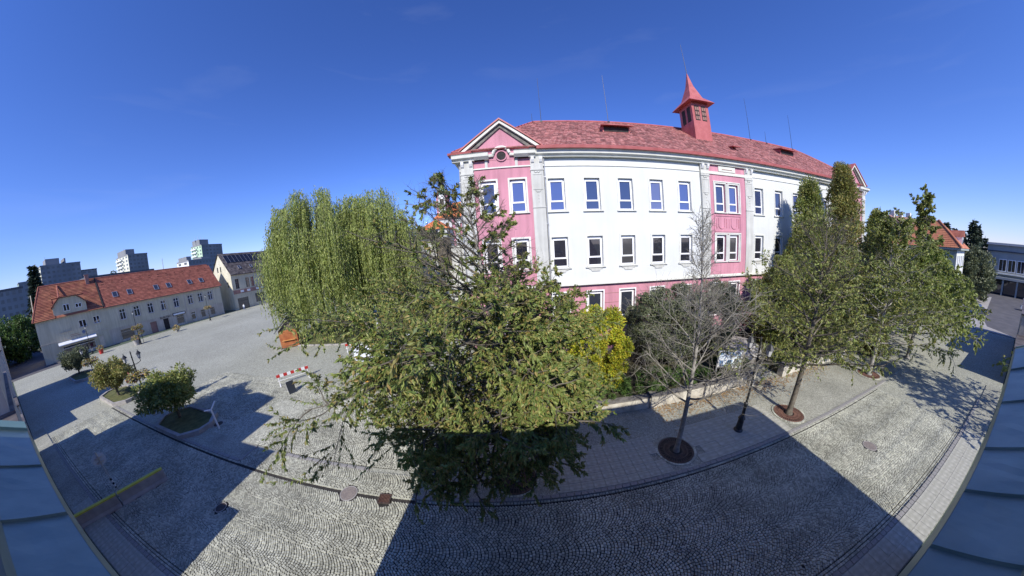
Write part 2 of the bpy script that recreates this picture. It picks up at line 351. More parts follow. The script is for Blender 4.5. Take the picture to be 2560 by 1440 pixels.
def arc_paving(x0, x1, y0, y1, W, s, sag):
    "segmental arcs: bays of width W across y, arcs stacked along x and bulging to +x"
    out = []
    nb = int(round((y1-y0)/W)); W = (y1-y0)/nb
    for b in range(nb):
        xs = np.arange(x0 - sag, x1, s) + (s/2 if b % 2 else 0)
        nst = int(W*1.22/s)
        for x in xs:
            k = max(6, nst + RNG.integers(-1, 2))
            cut = np.cumsum(RNG.uniform(.75, 1.3, k)); cut = np.concatenate([[0], cut/cut[-1]])
            t = (cut[:-1]+cut[1:])/2; dt = np.diff(cut)
            px = x + sag*(1-(2*t-1)**2) + RNG.normal(0, .006, k); py = y0 + b*W + t*W
            dx = -4*sag*(2*t-1); ang = np.arctan2(np.full(k, W), dx)
            ll = dt*np.hypot(dx, W)*.87; ww = s*np.abs(np.sin(ang))*.84
            m = (px > x0) & (px < x1)
            out.append(np.stack([px, py, ang, ll, ww], 1)[m])
    return np.concatenate(out)
def masked(A, test):
    return A[np.array([test(x, y) for x, y in A[:, :2]])]

covers = [(16.8, 3.72, .36), (-7.5, 6.35, .40), (-13.2, 3.95, .30), (8.35, 1.55, 0), (-5.75, 6.3, .3)]
beds = []
def in_cover(x, y):
    return any((x-a)**2 + (y-b)**2 < (r+.04)**2 for a, b, r in covers)
A = arc_paving(-16, 24, 1.1, 6.28, 1.3, .118, .42)
A = masked(A, lambda x, y: not in_cover(x, y))
B = arc_paving(-36, -16, 1.1, 6.28, 1.3, .135, .42)
Cc = arc_paving(-30, -4.6, 8.0, 15.8, 1.3, .135, .42)
D = arc_paving(-15.0, -4.5, 6.45, 7.72, 1.27, .12, .40)
D = masked(D, lambda x, y: not in_cover(x, y))
rows = []
for yy in (6.36, 6.24+.0):                      # two straight courses along the far kerb
    pass
def course(x0, x1, y, s=.13, w=.11):
    xs = np.arange(x0, x1, s); n = len(xs)
    return np.stack([xs + RNG.normal(0,.004,n), np.full(n, y)+RNG.normal(0,.003,n), np.zeros(n), np.full(n, s*.88), np.full(n, w*.9)], 1)
E_ = np.concatenate([course(-4.3, 24, 6.40), course(-36, -15, 6.475), course(-36, 24, 1.02), course(-36, 24, .90)])
allc = np.concatenate([A, B, D, E_])
bed = sheet('cobble_bed', -36, 24,   .82, 6.45, .010, MT['joint'], street, kind='structure')
sheet('square_bed', -30, -4.6, 7.98, 15.8, .010, MT['joint'], square, kind='structure')
sheet('crossing_bed', -15.02, -4.42, 6.5, 7.72, .012, MT['joint'], square, kind='structure')
# the 300 cobbles nearest the camera are objects, the rest one joined mesh
d2 = (allc[:, 0]-.6)**2 + (allc[:, 1]-1.2)**2 + 0*allc[:, 1]
keep = (allc[:, 1] > 2.15)
order = np.argsort(np.where(keep, (allc[:, 0]-.9)**2*.35 + (allc[:, 1]-2.2)**2, 1e9))
near = allc[order[:290]]; far = allc[order[290:]]
V, F = stones(far[:,0], far[:,1], far[:,2], far[:,3], far[:,4], .045 + RNG.normal(0, .004, len(far)))
inst('cobblestones', npmesh('cobblestones', V, F, MT['cobble']), street, kind='stuff')
V, F = stones(Cc[:,0], Cc[:,1], Cc[:,2], Cc[:,3], Cc[:,4], .035 + RNG.normal(0, .003, len(Cc)))
inst('cobblestones', npmesh('cobblestones', V, F, MT['cobble']), square, kind='stuff')
unit = []
for k in range(24):
    V, F = stones(np.zeros(1), np.zeros(1), np.zeros(1), np.ones(1)*.118, np.ones(1)*.103, np.zeros(1), rng=np.random.default_rng(k), tz=.01)
    me = npmesh('cobblestone', V, F, MT['cobble1'] if 'cobble1' in MT else MT['cobble']); unit.append(me)
for i, c in enumerate(near):
    o = inst('cobblestone', unit[i % 24], street, (c[0], c[1], .045 + random.gauss(0, .004)), c[2])
    o.scale = (c[3]/.118, c[4]/.103, 1)

# kerbs and pavements
def pavement(name, poly, z, m):
    mb = MB().prism(poly, 'z', -.04, z); return obj(name, mb, m, kind='structure')
pav_n = pavement('pavement_north', [(-4.4,6.62),(30,6.62),(30,11.35),(-4.4,11.35)], .07, MT['mosaic'])
pav_s = pavement('pavement_south', [(-40,-.5),(34,-.5),(34,.70),(-40,.70)], .07, MT['mosaic'])
pav_w = pavement('pavement_west', [(-46,6.72),(-15.1,6.72),(-15.1,7.7),(-14.6,12.6),(-17.5,12.6),(-19.5,9.3),(-46,9.3)], .03, MT['mosaic'])
def kerb_row(parent, x0, x1, y0, y1, z, step=.36, name='kerb_stone'):
    mes = []
    for k in range(5):
        rr = random.Random(k); j = rr.uniform(-.006, .006)
        mes.append(obj(name, MB().add([(-.5,-.5,-.5),(.5,-.5,-.5),(.5,.5,-.5),(-.5,.5,-.5),(-.46,-.46+j,.5),(.46,-.46,.5),(.46,.46,.5),(-.46,.46-j,.5)],
            [(0,3,2,1),(4,5,6,7),(0,1,5,4),(1,2,6,5),(2,3,7,6),(3,0,4,7)]), MT['kerb'], parent))
    used = [False]*5; x = x0; i = 0
    while x < x1 - .05:
        L = min(step*random.uniform(.85, 1.2), x1 - x); k = i % 5
        o = mes[k] if not used[k] else inst(name, mes[k].data, parent)
        used[k] = True
        o.location = (x + L/2, (y0+y1)/2 + random.gauss(0,.004), z - .06 + random.gauss(0,.003)); o.scale = (L*.975, (y1-y0)*.98, .12)
        x += L; i += 1
kerb_row(pav_n, -4.4, 26, 6.46, 6.63, .105, .30)
kerb_row(pav_s, -34, 30, .66, .84, .10, .33)
kerb_row(pav_w, -36, -15.1, 6.53, 6.73, .075, .5)
kerb_row(square, -13.4, -7.2, 7.72, 7.9, .06, .5)
# kerb down the side of the crossing
for i in range(5):
    o = inst('kerb_stone', pav_w.children[0].data, pav_w, (-15.02, 6.75 + i*.25, .01)); o.scale = (.16, .24, .12)
def slabs(parent, x0, x1, y0, y1, sx, sy, z, name='paving_slab', skip=None, off=True):
    base = MB().add([(-.5,-.5,-.5),(.5,-.5,-.5),(.5,.5,-.5),(-.5,.5,-.5),(-.5,-.5,.5),(.5,-.5,.5),(.5,.5,.5),(-.5,.5,.5)],
            [(4,5,6,7),(0,1,5,4),(1,2,6,5),(2,3,7,6),(3,0,4,7)])
    first = None; y = y0; r = 0
    while y < y1 - .02:
        x = x0 - (sx/2 if (off and r % 2) else 0)
        while x < x1:
            a, b = max(x, x0), min(x+sx, x1)
            if b-a > .05 and not (skip and skip((a+b)/2, y+sy/2)):
                o = obj(name, base, MT['slab'], parent) if first is None else inst(name, first.data, parent)
                first = first or o
                o.location = ((a+b)/2, y+sy/2, z - .02 + random.gauss(0, .0015)); o.scale = (b-a-.012, sy-.012, .04)
                o.rotation_euler = (random.gauss(0,.004), random.gauss(0,.004), 0)
            x += sx
        y += sy; r += 1
grates = [(-.34, 7.62), (7.13, 7.78), (15.1, 7.70), (25.9, 7.75)]
def near_grate(x, y): return any((x-a)**2 + (y-b)**2 < 1.1**2 for a, b in grates)
slabs(pav_n, 1.3, 6.4, 6.66, 9.06, .5, .4, .094, skip=near_grate, off=False)
slabs(pav_n, 7.9, 14.0, 6.66, 9.16, 1.0, .5, .094, skip=near_grate)
slabs(pav_s, -22, -1.5, -.46, .64, .6, .55, .094)
slabs(pav_s, 1.5, 24, -.46, .64, .6, .55, .094)

# fallen leaves along the garden wall
def leaf_scatter(name, pts, size, m, flat=.5, parent=None, rng=RNG, **kw):
    n = len(pts); a = rng.uniform(0, 2*PI, n); t = rng.normal(0, flat, (n, 2))
    u = np.stack([np.cos(a), np.sin(a), t[:, 0]*.6], 1); v = np.stack([-np.sin(a), np.cos(a), t[:, 1]*.6], 1)
    L = size*rng.uniform(.7, 1.3, n)[:, None]
    P = np.asarray(pts)
    V = np.stack([P - u*L*.5, P - v*L*.22, P + u*L*.5, P + v*L*.22], 1).reshape(-1, 3)
    F = (np.array([(0,1,2,3)])[None] + (np.arange(n)*4)[:, None, None]).reshape(-1, 4)
    return inst(name, npmesh(name, V, F, m), parent, **kw)
n = 2600
px = RNG.uniform(7.6, 24, n); py = 11.2 - np.abs(RNG.normal(0, .75, n)) - .02*px*0
pts = np.stack([px, py, np.full(n, .085) + RNG.uniform(0, .03, n)], 1)
leaf_scatter('fallen_leaves', pts, .11, MT['leafdry'], .25, kind='stuff', label='brown autumn leaves lying along the foot of the garden wall', category='leaves')

# ---------------------------------------------------------------- tree grates, manholes
def tree_grate(x, y, m, label, r=.80, zz=.075):
    t = thing('tree_grate', label, 'tree grate', (x, y, zz), group='round tree grates in the pavement')
    mb = MB()
    for k, (a, b) in enumerate(((r-.07, r), (r-.32, r-.25), (.30, .37))):
        mb.lathe([(a, 0), (b, 0), (b, .035), (a, .035), (a, 0)], 40, caps=False)
    obj('ring', mb, m, t)
    mb = MB()
    for k in range(40):
        a = 2*PI*k/40; mb.cbox(math.cos(a)*(r+.33)/2, math.sin(a)*(r+.33)/2, .016, r-.36, .045, .028, a)
    obj('grille', mb, m, t)
    mb = MB().disc(0, 0, r-.02, -.06, .004); obj('soil', mb, MT['joint'], t)
    mb = MB()
    for k in range(44):
        a = 2*PI*(k+.5)/44; mb.cbox(math.cos(a)*(r+.08), math.sin(a)*(r+.08), .012, .10, .105, .05, a)
    obj('sett_ring', mb, MT['cobble'], t, kind='stuff')
    return t
tree_grate(-.34, 7.62, MT['irondark'], 'dark round iron grate under the big leafy tree, in the shade', .86)
tree_grate(7.13, 7.78, MT['irondark'], 'dark round iron grate at the foot of the bare tree', .84)
tree_grate(15.1, 7.70, MT['iron'], 'rust brown round grate under the sunlit tree right of the street lamp', .84)
tree_grate(25.9, 7.75, MT['iron'], 'rust brown round grate half in leaf shade, farthest to the right', .80)
def manhole(x, y, r, label, m='manhole'):
    t = thing('manhole_cover', label, 'manhole cover', (x, y, .03))
    obj('rim', MB().lathe([(r*.9, 0), (r, 0), (r, .022), (r*.9, .022), (r*.9, 0)], 32, caps=False), MT['concrete'], t)
    obj('lid', MB().disc(0, 0, r*.88, 0, .016), MT[m], t)
    mb = MB()
    for i in range(-3, 4):
        hw = math.sqrt(max(0, (r*.8)**2 - (i*r*.22)**2)); mb.cbox(0, i*r*.22, .019, hw*2, r*.07, .008)
    obj('tread', mb, MT[m], t)
manhole(16.8, 3.72, .36, 'brownish round manhole cover in the sunlit cobbles on the right')
manhole(-7.5, 6.35, .40, 'grey brown round manhole cover in sun below the big tree')
manhole(-13.2, 3.95, .28, 'small round manhole cover at the corner of a shadow on the left', 'irondark')
dg = thing('drain_grate', 'rusty rectangular drain grate beside the round manhole in the sun', 'drain grate', (-5.75, 6.36, .04), .1)
obj('frame', MB().box(-.27,.27,-.24,-.2,0,.03).box(-.27,.27,.2,.24,0,.03).box(-.27,-.23,-.2,.2,0,.03).box(.23,.27,-.2,.2,0,.03), MT['irondark'], dg)
mb = MB()
for i in range(7): mb.box(-.2+i*.062, -.2+i*.062+.03, -.2, .2, 0, .024)
obj('bar', mb, MT['iron'], dg); obj('pit', MB().box(-.23,.23,-.2,.2,-.03,-.005), MT['darkwood'], dg)

# ---------------------------------------------------------------- the building the camera hangs on, and its neighbours along the street
own = thing('town_house', 'shaded house with grey green sheet metal cornice along the near edge of the picture', 'building', (0,0,0))
obj('wall', MB().box(-5.25, 12.4, -9.5, -.56, 0, 7.9), MT['tan'], own)
obj('attic', MB().box(-5.25, 6.55, -9.4, -.575, 7.9, 9.42), MT['grey'], own)
obj('cornice', MB().prism([(-.56,7.75),(-.30,7.75),(-.26,7.92),(-.16,7.98),(-.14,8.14),(-.56,8.14)], 'x', -5.5, 6.9), MT['trim'], own)
cs = [-5.62, -4.13, -2.95, -1.62, -.3, 1.05, 1.80, 2.42, 3.08, 4.2, 5.5, 6.9]
for i in range(len(cs)-1):
    a, b = cs[i]+.003, cs[i+1]-.003; dz = .003*(i % 2)
    zi, zo = 8.43+dz, 8.225+dz
    mb = MB(); n_ = 8; vs = []; fs = []
    for k in range(n_+1):                       # slightly buckled sheet
        x = a+(b-a)*k/n_
        for j, y in enumerate((-.52, -.38, -.24, -.10)):
            vs.append((x, y, zi+(zo-zi)*(j/3) + (random.gauss(0, .0035) if 0 < j < 3 and 0 < k < n_ else 0)))
    for k in range(n_):
        for j in range(3): fs.append((k*4+j, k*4+j+1, k*4+j+5, k*4+j+4))
    mb.add(vs, fs)
    mb.add([(a,-.10,zo+.003),(b,-.10,zo+.003),(b,-.078,zo-.11),(a,-.078,zo-.11)], [(0,1,2,3)])
    mb.prism([(-.52,zi-.01),(-.10,zo-.01),(-.10,zo+.022),(-.52,zi+.022)], 'x', b-.012, b+.006)      # standing seam
    obj('cornice_sheet', mb, MT['copper'], own)
obj('end_flashing', MB().prism([(-.50,8.42),(-.09,8.22),(-.09,8.26),(-.50,8.46)], 'x', -6.0, -5.62), MT['verdigris'], own)
obj('flashing', MB().box(-5.3, 6.6, -.575, -.52, 8.12, 8.56), MT['copper'], own)
obj('roof', MB().prism([(-.5,9.42),(-9.5,9.42),(-5,11.5)], 'x', -5.2, 6.5), MT['slate'], own)
obj('roof', MB().prism([(-.5,7.9),(-9.5,7.9),(-5,10.5)], 'x', 6.55, 12.4), MT['slate'], own)
def street_house(label, blocks, roofm, gable=None):
    t = thing('street_house', label, 'building', (0,0,0), group='houses on the near side of the street')
    mb = MB()
    for (x0, x1, z) in blocks: mb.box(x0, x1, -9, -.55, 0, z)
    if gable: mb.prism(gable, 'y', -.62, -5)
    obj('wall', mb, MT['tan'], t)
    mb = MB()
    for (x0, x1, z) in blocks: mb.box(x0-.1, x1+.1, -9.1, -.42, z, z+.12)
    obj('roof', mb, roofm, t)
    return t
street_house('shaded beige house across the gap left of the camera', [(-14.3,-12.55,3.4),(-17.5,-14.3,6.2),(-31.2,-17.5,6.3),(-33.9,-31.2,2.9)], MT['slate'],
    [(-17.5,6.2),(-17.5,8.6),(-19.7,8.7),(-19.9,10.2),(-22.4,10.5),(-31.2,6.2)])
street_house('flat topped shaded house at the far left edge', [(-42.4,-38.0,2.9),(-61.5,-42.4,7.0)], MT['slate'])
street_house('long low shaded house beyond the left edge', [(-125,-80,6.2)], MT['slate'])
street_house('shaded house at the right hand end of the street', [(36,42,2.8),(42,57,4.6)], MT['slate'])

# ---------------------------------------------------------------- garden wall with piers, raised garden
gard = obj('garden_ground', MB().prism([(2.0,11.62),(16.4,11.45),(16.6,18.4),(2,18.4)], 'z', -.04, .72).prism([(18.9,11.2),(33,10.6),(33,18.2),(18.9,18.2)], 'z', -.04, .62), MT['soil'], kind='structure')
path = obj('school_path', MB().prism([(16.4,10.8),(18.9,10.8),(18.9,18.2),(16.6,18.2)], 'z', -.04, .085), MT['mosaic'], kind='structure')
def garden_wall(x0, x1, y0, y1, h, label):
    t = thing('garden_wall', label, 'wall', (x0, y0, 0), math.atan2(y1-y0, x1-x0))
    L = math.hypot(x1-x0, y1-y0); x = 0; k = 0
    while x < L - .1:
        s = min(random.uniform(1.3, 1.9), L-x); mb = MB().box(x+.006, x+s-.006, 0, .32, 0, h*random.uniform(.98, 1.0))
        obj('stone_block', mb, MT['wallstone'], t)
        obj('coping_slab', MB().box(x+.004, x+s-.004, -.05, .38, h+.001, h+.075), MT['coping'], t); x += s
    return t
garden_wall(1.5, 15.2, 11.28, 11.10, .80, 'low pale stone garden wall between the pavement and the shrubs')
garden_wall(19.1, 33, 10.95, 10.35, .70, 'low stone wall under the columnar trees on the right')
for (x, y, l) in ((7.75, 11.18, 'stone pier in the garden wall beside the bare tree trunk'), (11.6, 11.14, 'stone pier in the middle of the garden wall behind the lamp'), (15.45, 10.98, 'stone pier left of the garden gateway'), (18.9, 10.9, 'stone pier right of the garden gateway'), (26.6, 10.6, 'stone pier in the right hand wall, crossed by a trunk shadow')):
    t = thing('wall_pier', l, 'pier', (x, y, 0))
    obj('shaft', MB().cbox(0, .15, .45, .46, .46, .9), MT['wallstone'], t); obj('cap', MB().cbox(0, .15, .94, .56, .56, .09), MT['coping'], t)

# hills at the horizon
hv = []; hf = []
nn = 160
for i in range(nn+1):
    a = R(-110 + 220*i/nn); rr = 1500
    h = 24 + 14*math.sin(a*3.1) + 9*math.sin(a*7.3+1) + 5*math.sin(a*17)
    if a > R(20): h *= .6
    hv += [(math.sin(a)*rr, math.cos(a)*rr, -5), (math.sin(a)*(rr+60), math.cos(a)*(rr+60), h), (math.sin(a)*(rr+700), math.cos(a)*(rr+700), h*1.0)]
for i in range(nn):
    k = i*3; hf += [(k, k+3, k+4, k+1), (k+1, k+4, k+5, k+2)]
obj('hills', MB().add(hv, hf), MT['hill'], kind='structure')
# ---------------------------------------------------------------- facade helpers (wall plane at local y = 0, facing -y)
def pierced(mb, x0, x1, z0, z1, holes, y=0.0, depth=.2):
    "wall sheet with openings and their reveals"
    xs = sorted({x0, x1, *[h[0] for h in holes], *[h[1] for h in holes]}); zs = sorted({z0, z1, *[h[2] for h in holes], *[h[3] for h in holes]})
    for i in range(len(xs)-1):
        for j in range(len(zs)-1):
            cx, cz = (xs[i]+xs[i+1])/2, (zs[j]+zs[j+1])/2
            if cx < x0 or cx > x1 or cz < z0 or cz > z1: continue
            if any(h[0] < cx < h[1] and h[2] < cz < h[3] for h in holes): continue
            mb.add([(xs[i],y,zs[j]),(xs[i+1],y,zs[j]),(xs[i+1],y,zs[j+1]),(xs[i],y,zs[j+1])], [(0,1,2,3)])
    for a, b, c, d in holes:
        q = y + depth
        mb.add([(a,y,c),(b,y,c),(b,y,d),(a,y,d),(a,q,c),(b,q,c),(b,q,d),(a,q,d)], [(0,4,5,1),(1,5,6,2),(2,6,7,3),(3,7,4,0)])
    return mb
_wc = {}
def window(parent, x, z, w, h, style='school', glassm=None, y=.12, fm=None, name='window'):
    "frame mesh with its panes as sub-parts, meshes shared between alike windows"
    fm = fm or MT['frame']; glassm = glassm or MT['glassmid']
    key = (style, round(w,2), round(h,2), glassm.name, fm.name)
    if key not in _wc:
        f = MB(); panes = []; t = .085; d = .07
        def fr(x0,x1,z0,z1,tt=t):
            f.box(x0,x1,0,d,z0,z0+tt).box(x0,x1,0,d,z1-tt,z1).box(x0,x0+tt,0,d,z0+tt,z1-tt).box(x1-tt,x1,0,d,z0+tt,z1-tt)
        if style == 'school':
            fr(0,w,0,h,.10); zt = h*.30
            f.box(.10,w-.10,-.012,d,zt-.05,zt+.07)
            f.box(.10,.16,-.02,0,zt+.07,h-.1).box(w-.16,w-.10,-.02,0,zt+.07,h-.1)
            f.box(.10,w-.10,-.03,.02,h-.22,h-.10)
            panes = [(.10,w-.10,.10,zt-.05),(.10,w-.10,zt+.07,h-.10)]
        elif style == 'two':
            fr(0,w,0,h,.08); f.box(w/2-.06,w/2+.06,-.01,d,.08,h-.08); panes = [(.08,w/2-.06,.08,h-.08),(w/2+.06,w-.08,.08,h-.08)]
        elif style == 'cross':
            fr(0,w,0,h,.07); f.box(w/2-.04,w/2+.04,-.01,d,.07,h-.07); zt = h*.68; f.box(.07,w-.07,-.01,d,zt-.04,zt+.04)
            panes = [(.07,w/2-.04,.07,zt-.04),(w/2+.04,w-.07,.07,zt-.04),(.07,w/2-.04,zt+.04,h-.07),(w/2+.04,w-.07,zt+.04,h-.07)]
        elif style == 'shop':
            fr(0,w,0,h,.08); zt = h*.74; f.box(.08,w-.08,-.01,d,zt-.04,zt+.04); panes = [(.08,w-.08,.08,zt-.04),(.08,w-.08,zt+.04,h-.08)]
        else:
            fr(0,w,0,h,.07); panes = [(.07,w-.07,.07,h-.07)]
        fo = obj(name, f, fm, parent)
        pm = [obj('pane', MB().box(a,b,.035,.045,c,e), glassm, fo) for a,b,c,e in panes]
        _wc[key] = (fo.data, [p.data for p in pm]); fo.location = (x, y, z); return fo
    fd, pd = _wc[key]; fo = inst(name, fd, parent, (x, y, z))
    for p in pd: inst('pane', p, fo)
    return fo
def ring(mb, x0, x1, z0, z1, t, y0, y1, bottom=True):
    mb.box(x0-t, x0, y0, y1, z0-(t if bottom else 0), z1+t).box(x1, x1+t, y0, y1, z0-(t if bottom else 0), z1+t).box(x0, x1, y0, y1, z1, z1+t)
    if bottom: mb.box(x0, x1, y0, y1, z0-t, z0)

# ---------------------------------------------------------------- the school
X0 = -3.3
sch = thing('school_building', 'long pink and white three storey school with red roof and small bell turret', 'building', (X0, 18.69, 0), -.027)
TOPZ, EAV = 16.0, 16.62
rows3 = [(1.15,4.85+1.0), (7.72,10.0), (11.95,14.42)]
whites1 = [6.45 + 2.72*i for i in range(5)]
whites2 = [26.2 + 3.0*i for i in range(5)]
def school_win(parent, x, w, row):
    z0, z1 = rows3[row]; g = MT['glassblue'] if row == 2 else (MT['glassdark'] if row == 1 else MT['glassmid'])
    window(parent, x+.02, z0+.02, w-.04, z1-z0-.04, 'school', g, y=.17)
holesL = {r: [] for r in range(3)}
def section(name, x0, x1, m, wins, w, y, rows=(1,2), sills=True):
    hs = [(x, x+w, rows3[r][0], rows3[r][1]) for r in rows for x in wins]
    obj('wall', pierced(MB(), x0, x1, 6.55, TOPZ, hs, y, .24), m, sch, label=name)
    for r in rows:
        z0, z1 = rows3[r]
        for x in wins:
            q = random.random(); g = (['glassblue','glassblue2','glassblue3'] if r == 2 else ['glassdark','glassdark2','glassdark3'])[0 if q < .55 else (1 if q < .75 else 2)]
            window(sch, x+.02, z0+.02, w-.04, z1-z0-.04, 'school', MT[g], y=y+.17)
            mb = MB(); ring(mb, x, x+w, z0, z1, .13, y-.035, y+.01, False)
            obj('surround', mb, MT['trim'], sch)
            obj('sill', MB().box(x-.2, x+w+.2, y-.13, y+.02, z0-.09, z0-.02), MT['trim'], sch)
            if r == 1 and y == 0: obj('apron', MB().prism([(x-.02,z0-.1),(x+w+.02,z0-.1),(x+w-.1,z0-.22),(x+w-.2,z0-.22),(x+w-.3,z0-.38),(x+.3,z0-.38),(x+.2,z0-.22),(x+.1,z0-.22)], 'y', -.06, .01), MT['grey'], sch)
section('bright white plastered wall left of the middle bay', 6.2, 19.6, MT['white'], whites1, 1.22, 0)
section('bright white plastered wall right of the middle bay', 25.8, 42.0, MT['white'], whites2, 1.22, 0)
section('pink plastered end bay', 1.05, 5.2, MT['pink'], [1.48, 3.62], 1.15, -.22)
section('pink plastered end bay at the far right', 43.0, 47.6, MT['pink'], [43.6, 45.9], 1.1, -.22)
# middle bay with paired windows
cw = [21.15, 22.72]
section('pink plastered middle bay', 20.5, 24.8, MT['pink'], cw, 1.12, -.12)
for z0, z1 in ((7.7,10.02),(11.93,14.45)): obj('mullion', MB().box(22.29, 22.70, -.18, -.10, z0, z1), MT['grey'], sch)
mb = MB(); ring(mb, 20.98, 24.0, 10.35, 11.62, .09, -.17, -.1)
for cx in (21.75, 23.25):
    arc = [(cx + .36*math.cos(t), -.15, 10.85 - .32*math.sin(t)) for t in np.linspace(0, PI, 9)]
    arc = [(cx+.36, -.15, 11.45)] + arc + [(cx-.36, -.15, 11.45)]; mb.tube(arc, .028, n=5)
for cx in (21.15, 22.35, 22.65, 23.85): mb.box(cx-.03, cx+.03, -.17, -.11, 10.6, 11.4)
obj('relief_panel', mb, MT['pink'], sch)
for z0, z1 in ((11.85,14.55),(7.66,10.1)): mb = MB(); ring(mb, 20.98, 24.0, z0, z1, .09, -.2, -.11, False); obj('surround', mb, MT['trim'], sch)
# ground floor: pink, rusticated courses
wx = [6.35 + 2.72*i for i in range(5)] + [26.1 + 3*i for i in range(5)] + [1.45, 3.6, 20.75, 23.0, 43.7, 46.0]
gh = [(x, x+1.3, 2.7, 5.78) for x in wx]
obj('wall', pierced(MB(), 0, 48.6, .5, 6.35, gh, .02, .24), MT['pink'], sch, label='pink plastered ground floor wall')
for x in wx:
    window(sch, x+.02, 2.72, 1.26, 3.04, 'school', MT['glassmid'], y=.19)
    mb = MB(); ring(mb, x, x+1.3, 2.7, 5.78, .10, -.02, .03, False); obj('surround', mb, MT['frame'], sch)
mb = MB()
for z in (1.6, 2.4, 3.2, 4.0, 4.8, 5.55):
    cuts = sorted(wx); a = 0
    for x in cuts + [48.6]:
        b = min(x-.12, 48.6) if x < 48 else 48.6
        if b > a: mb.box(a, b, .002, .024, z, z+.025)
        a = x + 1.42
obj('rustication', mb, MT['brown'], sch, kind='stuff')
obj('plinth', MB().box(-.08, 48.68, -.08, .5, -.1, .9), MT['coping'], sch)
# body behind the facade, side walls
obj('side_wall', MB().box(0, .25, .03, 12, 0, TOPZ).box(48.35, 48.6, .03, 12, 0, TOPZ).box(0, 48.6, 11.8, 12, 0, TOPZ), MT['grey'], sch)
obj('floor_slab', MB().box(.3, 48.3, .5, 11.7, 6.2, 6.5).box(.3, 48.3, .5, 11.7, 10.6, 10.9).box(.3, 48.3, .5, 11.7, 15.7, 16.0).box(.3, 48.3, 1.6, 1.7, 0, 16), MT['darkwood'], sch)
# string course and cornices
obj('string_course', MB().box(-.1, 48.7, -.26, .03, 6.35, 6.47).box(-.06, 48.66, -.16, .03, 6.47, 6.56), MT['trim'], sch)
obj('string_course', MB().box(6.2, 19.6, -.06, .03, 15.36, 15.42).box(25.8, 42, -.06, .03, 15.36, 15.42).box(0,6.2,-.30,.0,15.34,15.44).box(42,48.6,-.30,0,15.34,15.44).box(19.6,25.8,-.2,0,15.2,15.44), MT['trim'], sch)
def cornice(x0, x1, yb=0, nm='cornice'):
    obj(nm, MB().prism([(yb,16.02),(yb-.30,16.02),(yb-.34,16.12),(yb-.52,16.22),(yb-.55,16.44),(yb-.62,16.5),(yb,16.5)], 'x', x0, x1), MT['trim'], sch)
cornice(5.55, 42.9); cornice(-.5, 1.15, -.2); cornice(42.9, 43.4, -.2); cornice(4.9, 5.6, -.2); cornice(47.9, 49.1, -.2)
cornice(1.15, 1.9, -.2); cornice(4.1, 4.9, -.2); cornice(43.4, 44.3, -.2); cornice(47.0, 47.9, -.2)
obj('wall', MB().box(0, 48.6, .0, .25, TOPZ-.02, 16.6), MT['grey'], sch)
obj('side_cornice', MB().prism([(0,16.02),(-.3,16.02),(-.52,16.22),(-.55,16.5),(0,16.5)], 'y', -.2, 12.4), MT['trim'], sch)
obj('side_cornice', MB().prism([(48.6,16.02),(48.9,16.02),(49.12,16.22),(49.15,16.5),(48.6,16.5)], 'y', -.2, 12.4), MT['trim'], sch)
obj('gutter', MB().prism([(-.62,16.505),(-.80,16.52),(-.84,16.72),(-.70,16.80),(-.35,16.9),(-.35,16.505)], 'x', 5.7, 42.8), MT['redsheet'], sch)
obj('gutter', MB().prism([(-.62,16.505),(-.80,16.52),(-.84,16.66),(-.2,16.8),(-.1,16.505)], 'x', -.75, 1.0), MT['redsheet'], sch)
# pilasters with panels, caps and corbels
def pilaster(x0, x1, y):
    p = obj('pilaster', MB().box(x0, x1, y-.12, y+.05, 6.56, 16.02), MT['grey'], sch)
    w = x1-x0; c = (x0+x1)/2; yy = y-.12
    mb = MB().box(x0-.04, x1+.04, yy-.05, yy, 15.0, 15.1).box(x0+.1, x1-.1, yy-.03, yy, 13.55, 13.6)
    mb.box(x0+.12, x0+.15, yy-.025, yy, 13.6, 14.7).box(x1-.15, x1-.12, yy-.025, yy, 13.6, 14.7).box(x0+.12, x1-.12, yy-.025, yy, 14.66, 14.7)
    mb.tube([(c-.22, yy-.02, 14.92), (c-.1, yy-.03, 14.82), (c, yy-.03, 14.9), (c+.1, yy-.03, 14.82), (c+.22, yy-.02, 14.92)], .025, n=5)
    mb.tube([(c-.2, yy-.02, 13.5), (c-.1, yy-.03, 13.38), (c+.1, yy-.03, 13.38), (c+.2, yy-.02, 13.5)], .022, n=5)
    for k in range(3): mb.box(c-.03, c+.03, yy-.03, yy, 13.1-k*.24, 13.17-k*.24)
    mb.box(x0-.02, x1+.02, yy-.04, yy, 12.20, 12.28)
    obj('ornament', mb, MT['grey'], p, kind='stuff')
    for cx in (x0+.16, x1-.16):
        obj('corbel', MB().prism([(yy,15.55),(yy-.10,15.62),(yy-.2,15.8),(yy-.24,15.98),(yy,15.98)], 'x', cx-.11, cx+.11), MT['frame'], p)
for (a, b, y) in ((.08,1.03,-.22),(5.2,6.12,-.22),(19.62,20.5,-.06),(24.8,25.78,-.06),(42.05,42.95,-.22),(47.62,48.52,-.22)): pilaster(a, b, y)
for x in (1.9, 4.1, 44.3, 46.4): obj('frieze_block', MB().box(x,x+.2,-.29,-.2,15.42,16.02), MT['grey'], sch)
obj('frieze_panel', MB().box(21.6,23.6,-.2,-.1,15.5,15.98), MT['trim'], sch)
obj('frieze_slot', MB().box(22.0,23.2,-.215,-.19,15.66,15.72), MT['brown'], sch)
mb = MB().box(20.5,24.8,-.11,.0,15.42,16.02); obj('wall', mb, MT['pink'], sch)
for x in (6.22, -.02, 42.0):
    p = MB().tube([(x,-.30,16.4),(x,-.12,16.0),(x,-.12,1.0)], .06, n=8)
    for z in (4,7.5,11,14.5): p.box(x-.09,x+.09,-.19,-.02,z,z+.05)
    obj('downpipe', p, MT['steel'], sch)
